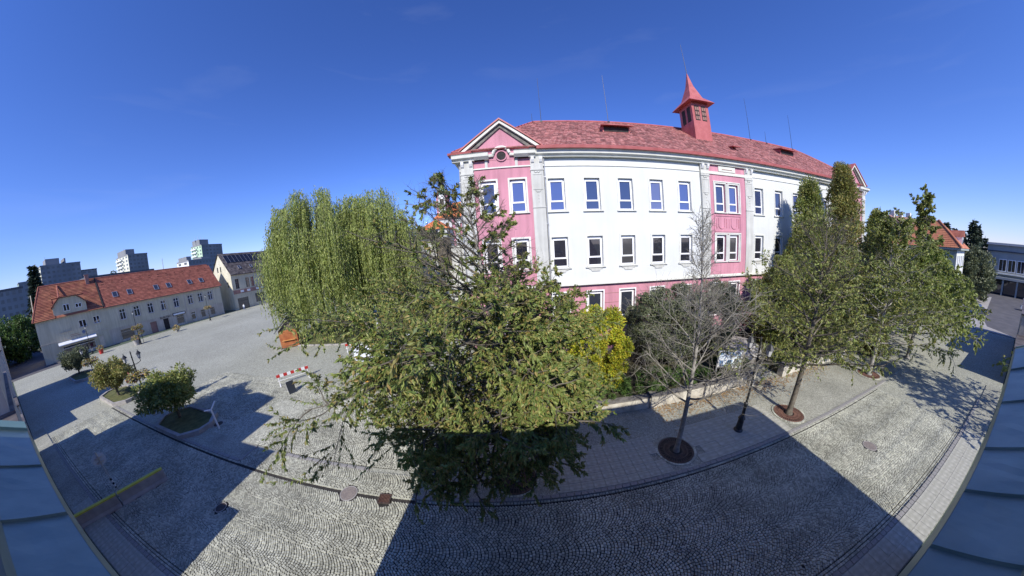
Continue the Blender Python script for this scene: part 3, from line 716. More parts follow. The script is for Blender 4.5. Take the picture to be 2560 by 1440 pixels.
# pediments over the end bays
def pediment(c, hw=2.62):
    z0, zp = 16.5, 18.62; y0 = -.24
    r = .62; n = 12; arc = [(c + r*math.cos(t), 16.02 + r*math.sin(t)*1.1) for t in np.linspace(PI, 0, n)]
    pts = [(c-hw,16.0)] + [(c-hw, z0), (c, zp), (c+hw, z0), (c+hw,16.0)]
    ped = obj('pediment', MB().prism(pts, 'y', y0, .4), MT['pink'], sch)
    mb = MB()
    for s in (-1, 1):
        a = (c, zp+.16); b = (c + s*(hw+.34), z0-.02)
        dx, dz = b[0]-a[0], b[1]-a[1]; L = math.hypot(dx, dz); nx, nz = -dz/L*s, dx/L*s
        for (o0, o1, ya) in ((.02,.20,-.56),):
            q = [(a[0]+nx*o0*0, a[1]+o0*1.35), (b[0], b[1]+o0*1.35), (b[0], b[1]+o1*1.35), (a[0], a[1]+o1*1.35)]
            mb.prism(q, 'y', ya, y0+.02)
    obj('raking_cornice', mb, MT['trim'], ped)
    mb = MB()
    for s in (-1, 1): mb.prism([(c, zp+.16-.27), (c+s*(hw+.1), z0-.02-.27), (c+s*(hw+.1), z0-.0), (c, zp+.18)], 'y', -.36, y0+.02)
    obj('cornice_shadow_band', mb, MT['coping'], ped)  # dark colour paints the shadow band below the raking cornice
    mb = MB()
    for s in (-1, 1):
        q = [(c, zp+.44), (c+s*(hw+.46), z0+.24), (c+s*(hw+.46), z0+.34), (c, zp+.56)]
        mb.prism(q, 'y', -.66, 5.0)
    obj('gable_roof', mb, MT['redsheet'], ped)
    mb = MB()        # arch moulding
    pa = [(c + (r+.0)*math.cos(t), y0-.10, 16.32 + r*math.sin(t)) for t in np.linspace(PI, 0, 16)]
    mb.tube([(c-1.0, y0-.1, 16.30)] + pa + [(c+1.0, y0-.1, 16.30)], .12, n=6)
    obj('arch_moulding', mb, MT['trim'], ped)
    oc = MB().lathe([(.34, 0), (.42, 0), (.42, .08), (.34, .08), (.34, 0)], 24, caps=False)
    o = obj('oculus_ring', oc, MT['pink'], ped); o.rotation_euler = (R(90), 0, 0); o.location = (c, y0-.005, 16.28)
    o = obj('oculus', MB().disc(0, 0, .34, 0, .03, 24), MT['darkwood'], ped); o.rotation_euler = (R(90), 0, 0); o.location = (c, y0-.003, 16.28)
pediment(3.13); pediment(45.3)
for a, b in ((1.15, 2.2), (4.05, 5.1), (43.4,44.4), (46.3, 47.2)): obj('cornice', MB().prism([(-.2,16.02),(-.5,16.02),(-.72,16.22),(-.76,16.46),(-.2,16.46)], 'x', a, b), MT['trim'], sch)
# hipped roof
RZ, RY = 22.0, 6.0; RX0, RX1 = 6.3, 42.6
ev = -.45; zE = 16.78
rb = MB().add([(-.55,ev,zE),(49.15,ev,zE),(49.15,12.45,zE),(-.55,12.45,zE),(RX0,RY,RZ),(RX1,RY,RZ)], [(0,1,5,4),(1,2,5),(2,3,4,5),(3,0,4),(0,3,2,1)])
roof = obj('roof', rb, MT['redsheet'], sch)
def roof_tiles(parent, A, Bp, C_, D_, rowh, tw, m, lift=.03, name='roof_tiles', rng=RNG, tilt=.02):
    "overlapping courses of slates between eave A-B and ridge D-C"
    A, Bp, C_, D_ = [np.array(p, float) for p in (A, Bp, C_, D_)]
    n = np.cross(Bp-A, D_-A); n /= np.linalg.norm(n); n *= np.sign(n[2])
    H = np.linalg.norm((D_+C_)/2-(A+Bp)/2); nr = int(H/rowh); V = []; F = []
    for r in range(nr):
        t0, t1 = r/nr, min(1, (r+1.0)/nr)
        a0, b0 = A+(D_-A)*t0, Bp+(C_-Bp)*t0; a1, b1 = A+(D_-A)*t1, Bp+(C_-Bp)*t1
        L = np.linalg.norm(b0-a0); nt_ = max(1, int(L/tw)); off = .5 if r % 2 else 0
        u = (b0-a0)/max(L,1e-6)
        for k in range(nt_+1):
            s0, s1 = max(0, (k-off)*tw), min(L, (k+1-off)*tw)
            if s1-s0 < .05: continue
            L1 = np.linalg.norm(b1-a1); off1 = np.dot(a1-a0, u)
            p0 = a0+u*(s0+.008); p1 = a0+u*(s1-.008); up = (a1-a0)-u*off1
            if s0 < off1-tw or s1 > off1+L1+tw: continue
            q = rng.uniform(0, tilt); e = rng.uniform(-.012, .012)
            V += [p0+n*(lift+.03+q)+up*e, p1+n*(lift+.03+rng.uniform(0,tilt))+up*e, p1+up*1.05+n*lift, p0+up*1.05+n*lift, p0+n*lift*.4+up*e, p1+n*lift*.4+up*e]
            b = len(V)-6; F += [(b,b+1,b+2,b+3), (b+4,b+5,b+1,b)]
    return inst(name, npmesh(name, V, F, m), parent, kind='stuff')
roof_tiles(roof, (-.5,ev,zE), (49.1,ev,zE), (RX1,RY,RZ), (RX0,RY,RZ), .36, .40, MT['redroof'], name='shingles')
roof_tiles(roof, (-.55,12.4,zE), (-.55,ev,zE), (RX0,RY,RZ), (RX0,RY,RZ), .36, .40, MT['redroof'], name='shingles')
obj('ridge_cap', MB().tube([(RX0,RY,RZ+.06),(RX1,RY,RZ+.06)], .10, n=8).tube([(-.5,ev,zE+.05),(RX0,RY,RZ+.06)], .09, n=6).tube([(49.1,ev,zE+.05),(RX1,RY,RZ+.06)], .09, n=6), MT['redsheet'], roof)
def dormer(c, yf, w, big=True):
    zr = zE + (yf-ev)*(RZ-zE)/(RY-ev); h = .62 if big else .25
    d = obj('dormer', MB().prism([(yf, zr-.1), (yf, zr+h), (yf+h/.81+.3, zr+h+.25), (yf+.4, zr)], 'x', c-w/2+.3, c+w/2-.3), MT['redsheet'], roof)
    obj('dormer_opening', MB().box(c-w/2+.42, c+w/2-.42, yf-.02, yf+.02, zr+.12, zr+h-.04), MT['darkwood'], d)
    obj('dormer_roof', MB().add([(c-w/2, yf-.45, zr+h+.04), (c+w/2, yf-.45, zr+h+.04), (c+w/2-.5, yf+1.1, zr+h+.42), (c-w/2+.5, yf+1.1, zr+h+.42), (c-w/2, yf-.45, zr+h-.03), (c+w/2, yf-.45, zr+h-.03), (c+w/2-.5, yf+1.1, zr+h+.3), (c-w/2+.5, yf+1.1, zr+h+.3)],
        [(0,1,2,3),(7,6,5,4),(0,4,5,1),(1,5,6,2),(3,7,4,0)]), MT['redsheet'], d)
dormer(13.4, 2.7, 3.2); dormer(36.1, 2.9, 3.2)
dormer(25.6, 1.5, 1.1, False)
# bell turret
tu = obj('bell_turret', MB().box(22.2, 24.3, 3.0, 5.1, 19.0, 23.75), MT['redsheet'], sch)
for x in (22.5, 23.35):
    obj('louvre_opening', MB().box(x, x+.58, 2.985, 3.02, 21.7, 23.3), MT['darkwood'], tu)
    mb = MB()
    for k in range(3):
        for j in range(2): mb.box(x+.06+j*.26, x+.26+j*.26, 2.965, 2.99, 21.8+k*.5, 22.14+k*.5)
    obj('louvre', mb, MT['brown'], tu)
for y in (3.3, 4.15): obj('louvre_opening', MB().box(22.185, 22.22, y, y+.55, 21.7, 23.3), MT['darkwood'], tu)
obj('turret_eave', MB().add([(21.65,2.45,23.65),(24.85,2.45,23.65),(24.85,5.65,23.65),(21.65,5.65,23.65),(22.45,3.25,24.5),(24.05,3.25,24.5),(24.05,4.85,24.5),(22.45,4.85,24.5),(22.2,3.0,23.75),(24.3,3.0,23.75),(24.3,5.1,23.75),(22.2,5.1,23.75)],
    [(0,1,5,4),(1,2,6,5),(2,3,7,6),(3,0,4,7),(0,8,9,1),(1,9,10,2),(2,10,11,3),(3,11,8,0)]), MT['redsheet'], tu)
obj('spire', MB().add([(22.45,3.25,24.5),(24.05,3.25,24.5),(24.05,4.85,24.5),(22.45,4.85,24.5),(22.95,3.75,26.1),(23.55,3.75,26.1),(23.55,4.35,26.1),(22.95,4.35,26.1),(23.25,4.05,27.9)],
    [(0,1,5,4),(1,2,6,5),(2,3,7,6),(3,0,4,7),(4,5,8),(5,6,8),(6,7,8),(7,4,8)]), MT['redsheet'], tu)
obj('spire_rod', MB().tube([(23.25,4.05,27.6),(23.25,4.05,31.6)], .035, .015, 6), MT['black'], tu)
for (x, z, h) in ((7.1, 22.0, 5.2), (14.1, 22.0, 5.7), (33.5, 22.0, 5.6), (42.0, 22.0, 4.9), (6.2, 21.9, 1.1), (36.5, 22, 1.6)):
    mb = MB().tube([(x,RY,z-.1),(x,RY,z+h)], .03, .014, 6).box(x-.12,x+.12,RY-.12,RY+.12,z,z+.12)
    obj('lightning_rod', mb, MT['black'], roof)

# ---------------------------------------------------------------- the row on the left side of the square (local x runs away from the street)
LROT = math.atan2(26.43, 2.76)
LP = Vector((-80.66, 18.67, 0))
def lrow(dx): return (LP.x + dx*math.cos(LROT), LP.y + dx*math.sin(LROT), 0)
def ribbed_roof(parent, A, B_, C_, D_, step, m, name='tile_course', joined=True):
    "long horizontal courses of clay tiles, each lapping over the one below"
    A, B_, C_, D_ = [np.array(p, float) for p in (A, B_, C_, D_)]
    n = np.cross(B_-A, D_-A); n /= np.linalg.norm(n); n *= np.sign(n[2]); H = np.linalg.norm(D_-A); nr = max(2, int(H/step)); V = []; F = []
    for r in range(nr):
        t0, t1 = r/nr, (r+1)/nr
        a0, b0 = A+(D_-A)*t0, B_+(C_-B_)*t0; a1, b1 = A+(D_-A)*t1, B_+(C_-B_)*t1
        L = np.linalg.norm(b0-a0); k = max(1, int(L/.9))
        for j in range(k):
            p0, p1 = a0+(b0-a0)*j/k, a0+(b0-a0)*(j+.99)/k; q0, q1 = a1+(b1-a1)*j/k, a1+(b1-a1)*(j+.99)/k; e = RNG.uniform(.0, .025)
            b = len(V); V += [p0+n*(.10+e), p1+n*(.10+e), q1+n*.03, q0+n*.03, p0, p1]; F += [(b,b+1,b+2,b+3),(b+4,b+5,b+1,b)]
    return inst(name, npmesh(name, V, F, m), parent, kind='stuff')

hb = thing('row_house', 'long two storey grey house with red tiled roof and six skylights', 'building', lrow(0), LROT)
W1x = [2.75+2.92*i for i in range(5)]; W2x = [17.9, 20.45, 23.1]
up = [(x, x+1.15, 4.5, 6.65) for x in W1x+W2x]; gr = [(2.1,4.8,.4,2.5),(8.3,9.7,0,2.45),(11.2,12.4,0,2.5),(14.3,16.0,.5,2.5),(17.9,19.0,.6,2.5),(20.4,21.5,.6,2.5),(22.9,24.1,.6,2.5)]
obj('wall', pierced(MB(), 0, 26.6, 3.0, 7.6, up, 0, .2), MT['greywall'], hb)
obj('wall', pierced(MB(), 0, 26.6, 0, 3.0, gr, 0, .2), MT['tan'], hb, label='tan ground floor wall')
obj('wall', MB().box(0,26.6,.25,.3,0,7.6).box(0,.1,.3,11,0,7.6).box(26.5,26.6,.02,11,0,7.6).box(0,26.6,10.9,11,0,7.6).prism([(.3,7.6),(10.9,7.6),(5.6,13.6)],'x',26.45,26.58), MT['cream'], hb)
obj('string_course', MB().box(0,26.6,-.06,.0,2.95,3.08).box(16.9,17.2,-.05,0,0,7.6), MT['tan'], hb)
for i, (x0,x1,z0,z1) in enumerate(up):
    window(hb, x0, z0, x1-x0, z1-z0, 'cross', MT['glassmid'], y=.12)
    mb = MB(); ring(mb, x0, x1, z0, z1, .16, -.05, .01); obj('surround', mb, MT['tan'], hb)
for i, (x0,x1,z0,z1) in enumerate(gr):
    if i in (1, 2): obj('door', MB().box(x0,x1,.1,.16,z0,z1), MT['darkwood'] if i == 2 else MT['brown'], hb)
    else: window(hb, x0, z0, x1-x0, z1-z0, 'shop', MT['glassmid'], y=.12, fm=MT['tan'] if i != 4 else MT['frame'])
    mb = MB(); ring(mb, x0, x1, z0, z1, .12, -.05, .01, False); obj('surround', mb, MT['tan'], hb)
def text(name, s, size, loc, rot, m, parent, **kw):
    cu = bpy.data.curves.new(name, 'FONT'); cu.body = s; cu.size = size; cu.extrude = .01; cu.align_x = 'LEFT'
    o = bpy.data.objects.new(name, cu); COL.objects.link(o); dg_ = bpy.context.evaluated_depsgraph_get()
    me = bpy.data.meshes.new_from_object(o.evaluated_get(dg_)); bpy.data.objects.remove(o)
    me.materials.clear(); me.materials.append(m)
    o = inst(name, me, parent, loc); o.rotation_euler = rot; return props(o, **kw)
text('sign_lettering', 'ELEKTRO', .62, (10.6, -.06, 2.62), (R(90), 0, 0), MT['black'], hb)
sg = obj('sign_board', MB().box(13.55,16.6,-.14,-.02,2.55,3.2), MT['black'], hb); obj('sign_face', MB().box(13.7,16.45,-.16,-.13,2.68,3.07), MT['canvas'], sg)
rr_ = obj('roof', MB().add([(-.0,-.45,7.62),(26.9,-.45,7.62),(26.9,5.6,13.7),(-.0,5.6,13.7),(26.9,11.6,7.62),(0,11.6,7.62)], [(0,1,2,3),(3,2,4,5)]), MT['tilered'], hb)
ribbed_roof(rr_, (-.0,-.5,7.62), (27.0,-.5,7.62), (26.4,5.6,13.75), (-.0,5.6,13.75), .38, MT['tilered'])
ribbed_roof(rr_, (27.0,11.7,7.62), (0,11.7,7.62), (0,5.6,13.75), (26.4,5.6,13.75), .38, MT['tilered'])
obj('eave_board', MB().box(0,26.9,-.5,.02,7.48,7.62), MT['brown'], hb)
obj('ridge_cap', MB().tube([(0,5.6,13.85),(26.4,5.6,13.85)], .13, n=6), MT['tilered'], rr_)
obj('party_ridge', MB().prism([(-.5,7.7),(-.5,7.95),(5.6,14.05),(5.6,13.8)], 'x', -.12, .12), MT['darkwood'], rr_)
def skylight(parent, x, y, w=1.05, l=1.5, z0=7.62, tan_=1.0, yo=-.45):
    a = math.atan(tan_); z = z0 + (y-yo)*tan_
    f = obj('skylight', MB().box(-w/2,w/2,0,.10,-.0,.12).box(-w/2,w/2,l-.1,l,0,.12).box(-w/2,-w/2+.12,.1,l-.1,0,.12).box(w/2-.12,w/2,.1,l-.1,0,.12), MT['alu'], parent)
    f.location = (x, y-.1, z+.12); f.rotation_euler = (a, 0, 0)
    obj('pane', MB().box(-w/2+.12,w/2-.12,.1,l-.1,.03,.06), MT['glassmid'], f); return f
for x in (2.9, 5.9, 11.6, 14.5, 19.6, 22.6): skylight(rr_, x, 1.1)
mb = MB()
for i in range(13): mb.add([(1+i*2.0,4.4,12.75),(1.5+i*2.0,4.4,12.75),(1.25+i*2.0,4.35,12.85)], [(0,1,2)]).box(1+i*2, 1.45+i*2, 4.05, 4.15, 12.2, 12.35)
obj('roof_vent', mb, MT['darkwood'], rr_, kind='stuff')

ha = thing('row_house', 'grey corner house with a large gabled dormer and red tiled roof', 'building', lrow(0), LROT)
upA = [(-8.6,-6.6,4.9,6.4),(-5.05,-3.75,4.95,6.3),(-2.35,-1.15,5.05,6.4)]; grA = [(-9.0,-3.0,.5,2.3),(-2.2,-1.3,0,2.4)]
obj('wall', pierced(MB(), -12.7, -.02, 0, 7.6, upA+grA, 0, .2), MT['greywall'], ha)
obj('wall', MB().box(-12.7,-.02,.25,.3,0,7.6).box(-12.7,-12.6,.02,10.5,0,7.6).box(-12.7,-.1,10.4,10.5,0,7.6).prism([(.3,7.6),(10.4,7.6),(5.6,12.6)],'x',-12.68,-12.55), MT['cream'], ha, label='sunlit cream end wall')
obj('blocked_window', MB().box(-8.6,-6.6,.06,.2,4.9,6.4), MT['greywall'], ha)
for (x0,x1,z0,z1) in upA[1:]: window(ha, x0, z0, x1-x0, z1-z0, 'two', MT['glassdark'], y=.1); obj('sill', MB().box(x0-.15,x1+.15,-.12,.02,z0-.1,z0-.02), MT['tan'], ha)
obj('sill', MB().box(-8.7,-6.5,-.1,.02,4.78,4.88), MT['tan'], ha)
obj('door', MB().box(-2.2,-1.3,.1,.16,0,2.4), MT['steel'], ha)
window(ha, -9.0, .5, 6.0, 1.8, 'shop', MT['glassmid'], y=.12)
aw = obj('awning', MB().add([(-9.6,-.02,3.15),(-2.6,-.02,3.15),(-2.6,-1.3,2.75),(-9.6,-1.3,2.75),(-9.6,-.02,3.1),(-2.6,-.02,3.1),(-2.6,-1.3,2.62),(-9.6,-1.3,2.62)],[(0,1,2,3),(7,6,5,4),(3,2,6,7),(0,3,7,4),(1,5,6,2)]), MT['canvas'], ha)
obj('roundel', MB().prism([(-4.6+.33*math.cos(t),4.0+.33*math.sin(t)) for t in np.linspace(0,2*PI,13)[:-1]],'y',-.06,.0), MT['denim'], ha)
obj('sign_line', MB().box(-7.2,-5.6,-.03,0,4.0,4.08).box(-7.1,-5.2,-.03,0,3.7,3.78), MT['brown'], ha)
obj('string_course', MB().box(-12.7,-.05,-.05,0,3.45,3.55), MT['tan'], ha)
ra = obj('roof', MB().add([(-13.1,-.45,7.62),(-.1,-.45,7.62),(-.1,5.6,13.7),(-10.9,5.6,13.7),(-.1,11.4,7.62),(-13.1,11.4,7.62)], [(0,1,2,3),(3,2,4,5),(5,0,3)]), MT['tilered2'], ha)
ribbed_roof(ra, (-13.1,-.5,7.62), (-8.9,-.5,7.62), (-8.9,5.6,13.75), (-10.9,5.6,13.75), .38, MT['tilered2'])
ribbed_roof(ra, (-8.9,3.0,11.15), (-.15,3.0,11.15), (-.15,5.6,13.75), (-8.9,5.6,13.75), .38, MT['tilered2'])
ribbed_roof(ra, (-2.9,-.5,7.62), (-.15,-.5,7.62), (-.15,3.0,11.15), (-2.9,3.0,11.15), .38, MT['tilered2'])
obj('ridge_cap', MB().tube([(-10.9,5.6,13.85),(-.1,5.6,13.85)], .13, n=6).tube([(-13.1,-.5,7.7),(-10.9,5.6,13.85)], .13, n=6), MT['tilered'], ra)
dg2 = obj('gabled_dormer', MB().prism([(-9.1,7.7),(-3.0,7.7),(-3.0,9.6),(-4.6,11.0),(-7.6,11.0),(-9.1,9.6)], 'y', -.04, 4.2), MT['greywall'], ha)
for (x, w, h) in ((-7.2, 1.15, 1.25), (-5.0, 1.15, .75)): window(dg2, x, 8.5 if h > 1 else 8.75, w, h, 'two', MT['glassdark'], y=-.08)
obj('dormer_roof', MB().prism([(-9.35,9.45),(-7.65,11.05),(-4.55,11.05),(-2.75,9.45),(-2.75,9.65),(-4.5,11.25),(-7.7,11.25),(-9.35,9.65)], 'y', -.5, 4.2), MT['tilered2'], dg2)
obj('dormer_ridge', MB().tube([(-9.1,-.3,9.6),(-7.6,1.2,11.2),(-7.4,5.2,13.6)], .16, n=6), MT['tilered'], dg2)
obj('chimney', MB().box(-1.9,-1.2,4.6,5.3,12.6,14.7).box(-2.0,-1.1,4.5,5.4,14.7,14.85), MT['brown'], ra)

hs = thing('row_house', 'house with solar panels on its dark roof and a sunlit cream gable', 'building', lrow(30.3), LROT)
ups = [(x, x+1.15, 5.9, 8.7) for x in (1.0,4.3,5.8,9.0,10.5,13.7,15.2)]; grs = [(.8,4.2,0,3.2),(6.6,9.8,1.0,3.6),(11.6,14.8,1.0,3.6),(16,18.5,1.0,3.6)]
obj('wall', pierced(MB(), 0, 20, 5.6, 10.1, ups, 0, .25), MT['greywall'], hs)
obj('wall', pierced(MB(), 0, 20, 0, 4.5, grs, 0, .25), MT['greywall'], hs)
obj('fascia', MB().box(-.02,20,-.06,.02,4.5,5.6), MT['brown'], hs)
for x in (2.2,4.3,7.2,8.9,12.2): obj('fascia_panel', MB().box(x,x+1.0,-.09,-.05,4.75,5.35), MT['canvas'], hs)
obj('gable_wall', MB().prism([(0,0),(12,0),(12,10.1),(6,16.2),(0,10.1)], 'x', -.04, .04), MT['cream'], hs)
obj('back_wall', MB().box(.02,20,11.8,12,0,10.1).box(19.9,20,.02,12,0,10.1).box(.3,19.8,.3,.4,0,10), MT['cream'], hs)
for (y, z) in ((5.2,11.2),(7.2,11.2),(2.0,6.6),(9.2,6.6)): obj('gable_window', MB().box(-.09,-.04,y,y+.6,z,z+1.5), MT['glassdark'], hs)
for (x0,x1,z0,z1) in ups: window(hs, x0, z0, x1-x0, z1-z0, 'cross', MT['glassdark'], y=.14, fm=MT['brown'])
for i,(x0,x1,z0,z1) in enumerate(grs): window(hs, x0, z0, x1-x0, z1-z0, 'shop', MT['glassmid'], y=.14, fm=MT['black'])
rs = obj('roof', MB().add([(-.3,-.5,10.05),(20.3,-.5,10.05),(20.3,6,16.5),(-.3,6,16.5),(20.3,12.5,10.05),(-.3,12.5,10.05),(-.3,-.5,9.9),(20.3,-.5,9.9)], [(0,1,2,3),(3,2,4,5),(6,7,1,0)]), MT['slate'], hs)
roof_tiles(rs, (-.3,-.5,10.05), (20.3,-.5,10.05), (20.3,6,16.5), (-.3,6,16.5), .45, .5, MT['slate'], name='slates')
obj('eave_board', MB().box(-.1,20.2,-.48,.02,9.85,10.04), MT['brown'], hs)
for i in range(12):
    x = .9 + i*1.3; a = math.atan(6.45/6.5)
    p = obj('solar_panel', MB().box(0,1.22,0,3.2,0,.06), MT['solar'], rs) if i == 0 else inst('solar_panel', sp0.data, rs)
    sp0 = p if i == 0 else sp0
    p.location = (x, 2.9, 10.05+3.4*.992+.14); p.rotation_euler = (a, 0, 0)
    e = obj('panel_frame', MB().box(-.05,.01,0,3.2,.0,.09), MT['alu'], p) if i == 0 else inst('panel_frame', pe0.data, p)
    pe0 = e if i == 0 else pe0
for x in (3.6, 7.4, 11.2, 14.6, 17.6): skylight(rs, x, .9, .8, 1.2, 10.05, .992, -.5)
# ---------------------------------------------------------------- vegetation
def unit_(v): return v / (np.linalg.norm(v) + 1e-9)
class NB:
    def __init__(s): s.V = []; s.F = []; s.n = 0
    def tube(s, P, r0, r1, k=5):
        P = np.asarray(P, float); m = len(P)
        T = np.gradient(P, axis=0); T /= np.linalg.norm(T, axis=1)[:, None] + 1e-9
        a = np.cross(T, np.where(np.abs(T[:, 2:3]) > .9, [[1., 0, 0]], [[0, 0, 1.]])); a /= np.linalg.norm(a, axis=1)[:, None] + 1e-9
        b = np.cross(T, a); r = np.linspace(r0, r1, m)[:, None, None]; t = np.arange(k)*2*PI/k
        ring_ = a[:, None]*np.cos(t)[None, :, None] + b[:, None]*np.sin(t)[None, :, None]
        s.V.append((P[:, None] + ring_*r).reshape(-1, 3))
        i = np.arange(m-1)[:, None]*k; j = np.arange(k)[None]; jn = (j+1) % k
        s.F.append((np.stack([i+j, i+jn, i+k+jn, i+k+j], -1) + s.n).reshape(-1, 4)); s.n += m*k
    def done(s, name, m, parent, smooth=True, **kw):
        return inst(name, npmesh(name, np.concatenate(s.V), np.concatenate(s.F), m, smooth), parent, **kw)
def leaves(name, P, D, L, W, m, parent, rng, droop=.5, **kw):
    "folded two-face leaves: base P, pointing along D"
    n = len(P)
    D = D + rng.normal(0, .45, (n, 3)); D[:, 2] -= droop; D /= np.linalg.norm(D, axis=1)[:, None]
    S = np.cross(D, rng.normal(0, 1, (n, 3))); S /= np.linalg.norm(S, axis=1)[:, None]; N = np.cross(D, S)
    l = (L*rng.uniform(.65, 1.25, n))[:, None]; w_ = (W*rng.uniform(.7, 1.2, n))[:, None]; f = rng.uniform(.1, .5, n)[:, None]
    mid = P + D*l*.45
    V = np.stack([P, mid + S*w_ + N*w_*f, P + D*l, mid - S*w_ + N*w_*f], 1).reshape(-1, 3)
    F = (np.array([(0,1,2),(0,2,3)])[None] + (np.arange(n)*4)[:, None, None]).reshape(-1, 3)
    return inst(name, npmesh(name, V, F, m), parent, kind='stuff', **kw)
def curve(p, d, L, n, rng, droop=0.0, wob=.1, up=0.0):
    P = [np.array(p, float)]; d = unit_(np.array(d, float)); s = L/n
    for i in range(n):
        d = unit_(d + rng.normal(0, wob, 3) + np.array([0, 0, up - droop*(i+1)/n])); P.append(P[-1] + d*s)
    return np.array(P)
def tree(name, label, x, y, h, seed, env, z0, n1=30, n2=8, n3=5, r0=.16, leafm='leafolive', bark='bark', twig=None, ll=.12, lw=.028, per=8,
         up0=.5, droop=.12, group=None, elev=(.15,.9), l2=.42, l3=.34, cat='tree', zground=0.0, leafprob=None, lean=(0,0), twigr=.006, pw=.95, ep=1.0):
    rng = np.random.default_rng(seed); t = thing(name, label, cat, (x, y, zground), 0, group)
    nt_ = 14; tz = np.linspace(0, 1, nt_)
    wob = np.cumsum(rng.normal(0, .035, (nt_, 2)), 0)*np.linspace(0, 1, nt_)[:, None]
    T = np.stack([wob[:, 0]+lean[0]*tz**1.5, wob[:, 1]+lean[1]*tz**1.5, tz*h*.95], 1)
    nb = NB(); flare = T.copy(); nb.tube(T, r0, r0*.12, 9); nb.tube(T[:2]*np.array([1,1,.5]), r0*1.45, r0*.97, 9)
    nbB = NB(); nbT = NB(); LP_ = []; LD = []
    for i in range(n1):
        f = ((i+.5)/n1)**pw; z = z0 + (h*.93-z0)*f; az = i*2.39996 + rng.normal(0, .25)
        k = z/h/.95*(nt_-1); k0 = int(min(k, nt_-2)); p = T[k0] + (T[k0+1]-T[k0])*(k-k0)
        L = env(f, az)*rng.uniform(.82, 1.1)
        e = elev[0] + (elev[1]-elev[0])*f**ep + rng.normal(0, .1)
        d = np.array([math.cos(az)*math.cos(e), math.sin(az)*math.cos(e), math.sin(e)])
        P1 = curve(p, d, L, 8, rng, droop*(1-f*.7), .07, 0.02)
        rb = max(.012, r0*.42*(1-f*.65)*min(1, L/3)); nbB.tube(P1, rb, .008, 6)
        for j in range(n2):
            s = .22 + .78*(j+rng.uniform(0, 1))/n2; q = s*8; q0 = int(min(q, 7)); p2 = P1[q0] + (P1[q0+1]-P1[q0])*(q-q0)
            dd = unit_(P1[q0+1]-P1[q0]); side = unit_(np.cross(dd, [0,0,1]))*(1 if j % 2 else -1)
            d2 = unit_(dd*rng.uniform(.5, 1) + side*rng.uniform(.5, 1.1) + np.array([0,0,rng.normal(up0*.3, .35)]))
            L2 = max(.35, L*l2*(1.15-s*.6)*rng.uniform(.6, 1.15)); P2 = curve(p2, d2, L2, 5, rng, droop, .13)
            nbB.tube(P2, max(.008, rb*.4), .005, 4)
            for m_ in range(n3):
                s3 = .2 + .8*(m_+rng.uniform(0, 1))/n3; q = s3*5; q0 = int(min(q, 4)); p3 = P2[q0] + (P2[q0+1]-P2[q0])*(q-q0)
                d3 = unit_(unit_(P2[q0+1]-P2[q0])*.7 + rng.normal(0, .6, 3)); L3 = max(.18, L2*l3*2*rng.uniform(.5, 1.2))
                P3 = curve(p3, d3, L3, 3, rng, droop, .18); nbT.tube(P3, twigr, twigr*.5, 3)
                pr = 1.0 if leafprob is None else leafprob(p3[2], math.hypot(p3[0], p3[1]))
                if per and rng.uniform() < pr:
                    u = rng.uniform(.15, 1, per)*3; u0 = np.minimum(u.astype(int), 2); fr = (u-u0)[:, None]
                    LP_.append(P3[u0] + (P3[u0+1]-P3[u0])*fr); LD.append(np.repeat(unit_(P3[-1]-P3[0])[None], per, 0))
    nb.done('trunk', MT[bark], t); nbB.done('branches', MT[twig or bark], t, kind='stuff'); nbT.done('twigs', MT[twig or bark], t, kind='stuff')
    if LP_: leaves('leaves', np.concatenate(LP_), np.concatenate(LD), ll, lw, MT[leafm], t, rng)
    return t
def shrub(name, label, x, y, zg, rx, ry, rz, n, leafm, ll, lw, seed, cat='shrub', clumps=40, group=None, stems=10, bark='barkdark', cone=False, flat=.2, twigs=0, twigm='twig', rz0=None):
    "leaf clumps spread through an uneven volume, on a bundle of stems"
    rng = np.random.default_rng(seed); t = thing(name, label, cat, (x, y, zg), 0, group)
    u = rng.normal(0, 1, (clumps, 3)); u /= np.linalg.norm(u, axis=1)[:, None]; rr = rng.uniform(.25, 1, clumps)[:, None]**.45
    C = u*rr*np.array([rx, ry, rz*.5]) + np.array([0, 0, rz*.52])
    if cone:
        zf = rng.uniform(.02, 1, clumps)**1.1; a = rng.uniform(0, 2*PI, clumps); q = rng.uniform(.35, 1, clumps)*(np.minimum(1, zf*5+.35))*(1-zf)**.62*1.12 + .05
        C = np.stack([np.cos(a)*rx*q, np.sin(a)*ry*q, zf*rz], 1)
    cr = rng.uniform(.16, .34, clumps)*min(rx, ry, rz)*(.9 if not cone else .8)
    idx = rng.integers(0, clumps, n); v = rng.normal(0, 1, (n, 3)); v /= np.linalg.norm(v, axis=1)[:, None]; v *= rng.uniform(.3, 1, n)[:, None]**.5
    P = C[idx] + v*cr[idx][:, None]*np.array([1, 1, 1.5 if cone else .9]); P[:, 2] = np.maximum(P[:, 2], .03)
    leaves('leaves', P, v + np.array([0, 0, .5 if cone else .1]), ll, lw, MT[leafm], t, rng, droop=flat)
    nb = NB()
    for i in range(stems):
        e = C[rng.integers(0, clumps)]; P1 = np.array([[rng.normal(0,.1)*rx*.5, rng.normal(0,.1)*ry*.5, 0], e*np.array([.35,.35,.5]), e]); nb.tube(P1, .03+.012*rz**.5, .008, 5)
    nb.done('stems', MT[bark], t, kind='stuff')
    if twigs:
        nb = NB()
        for i in range(twigs):
            p = C[rng.integers(0, clumps)] + rng.normal(0, .12, 3)*rx; d = unit_(p - np.array([0,0,rz*.3]) + rng.normal(0, .3, 3)*rx)
            nb.tube(curve(p, d, rng.uniform(.3, .8)*min(rx, rz)*.5, 3, rng, 0, .2), .012, .004, 3)
        nb.done('twigs', MT[twigm], t, kind='stuff')
    return t

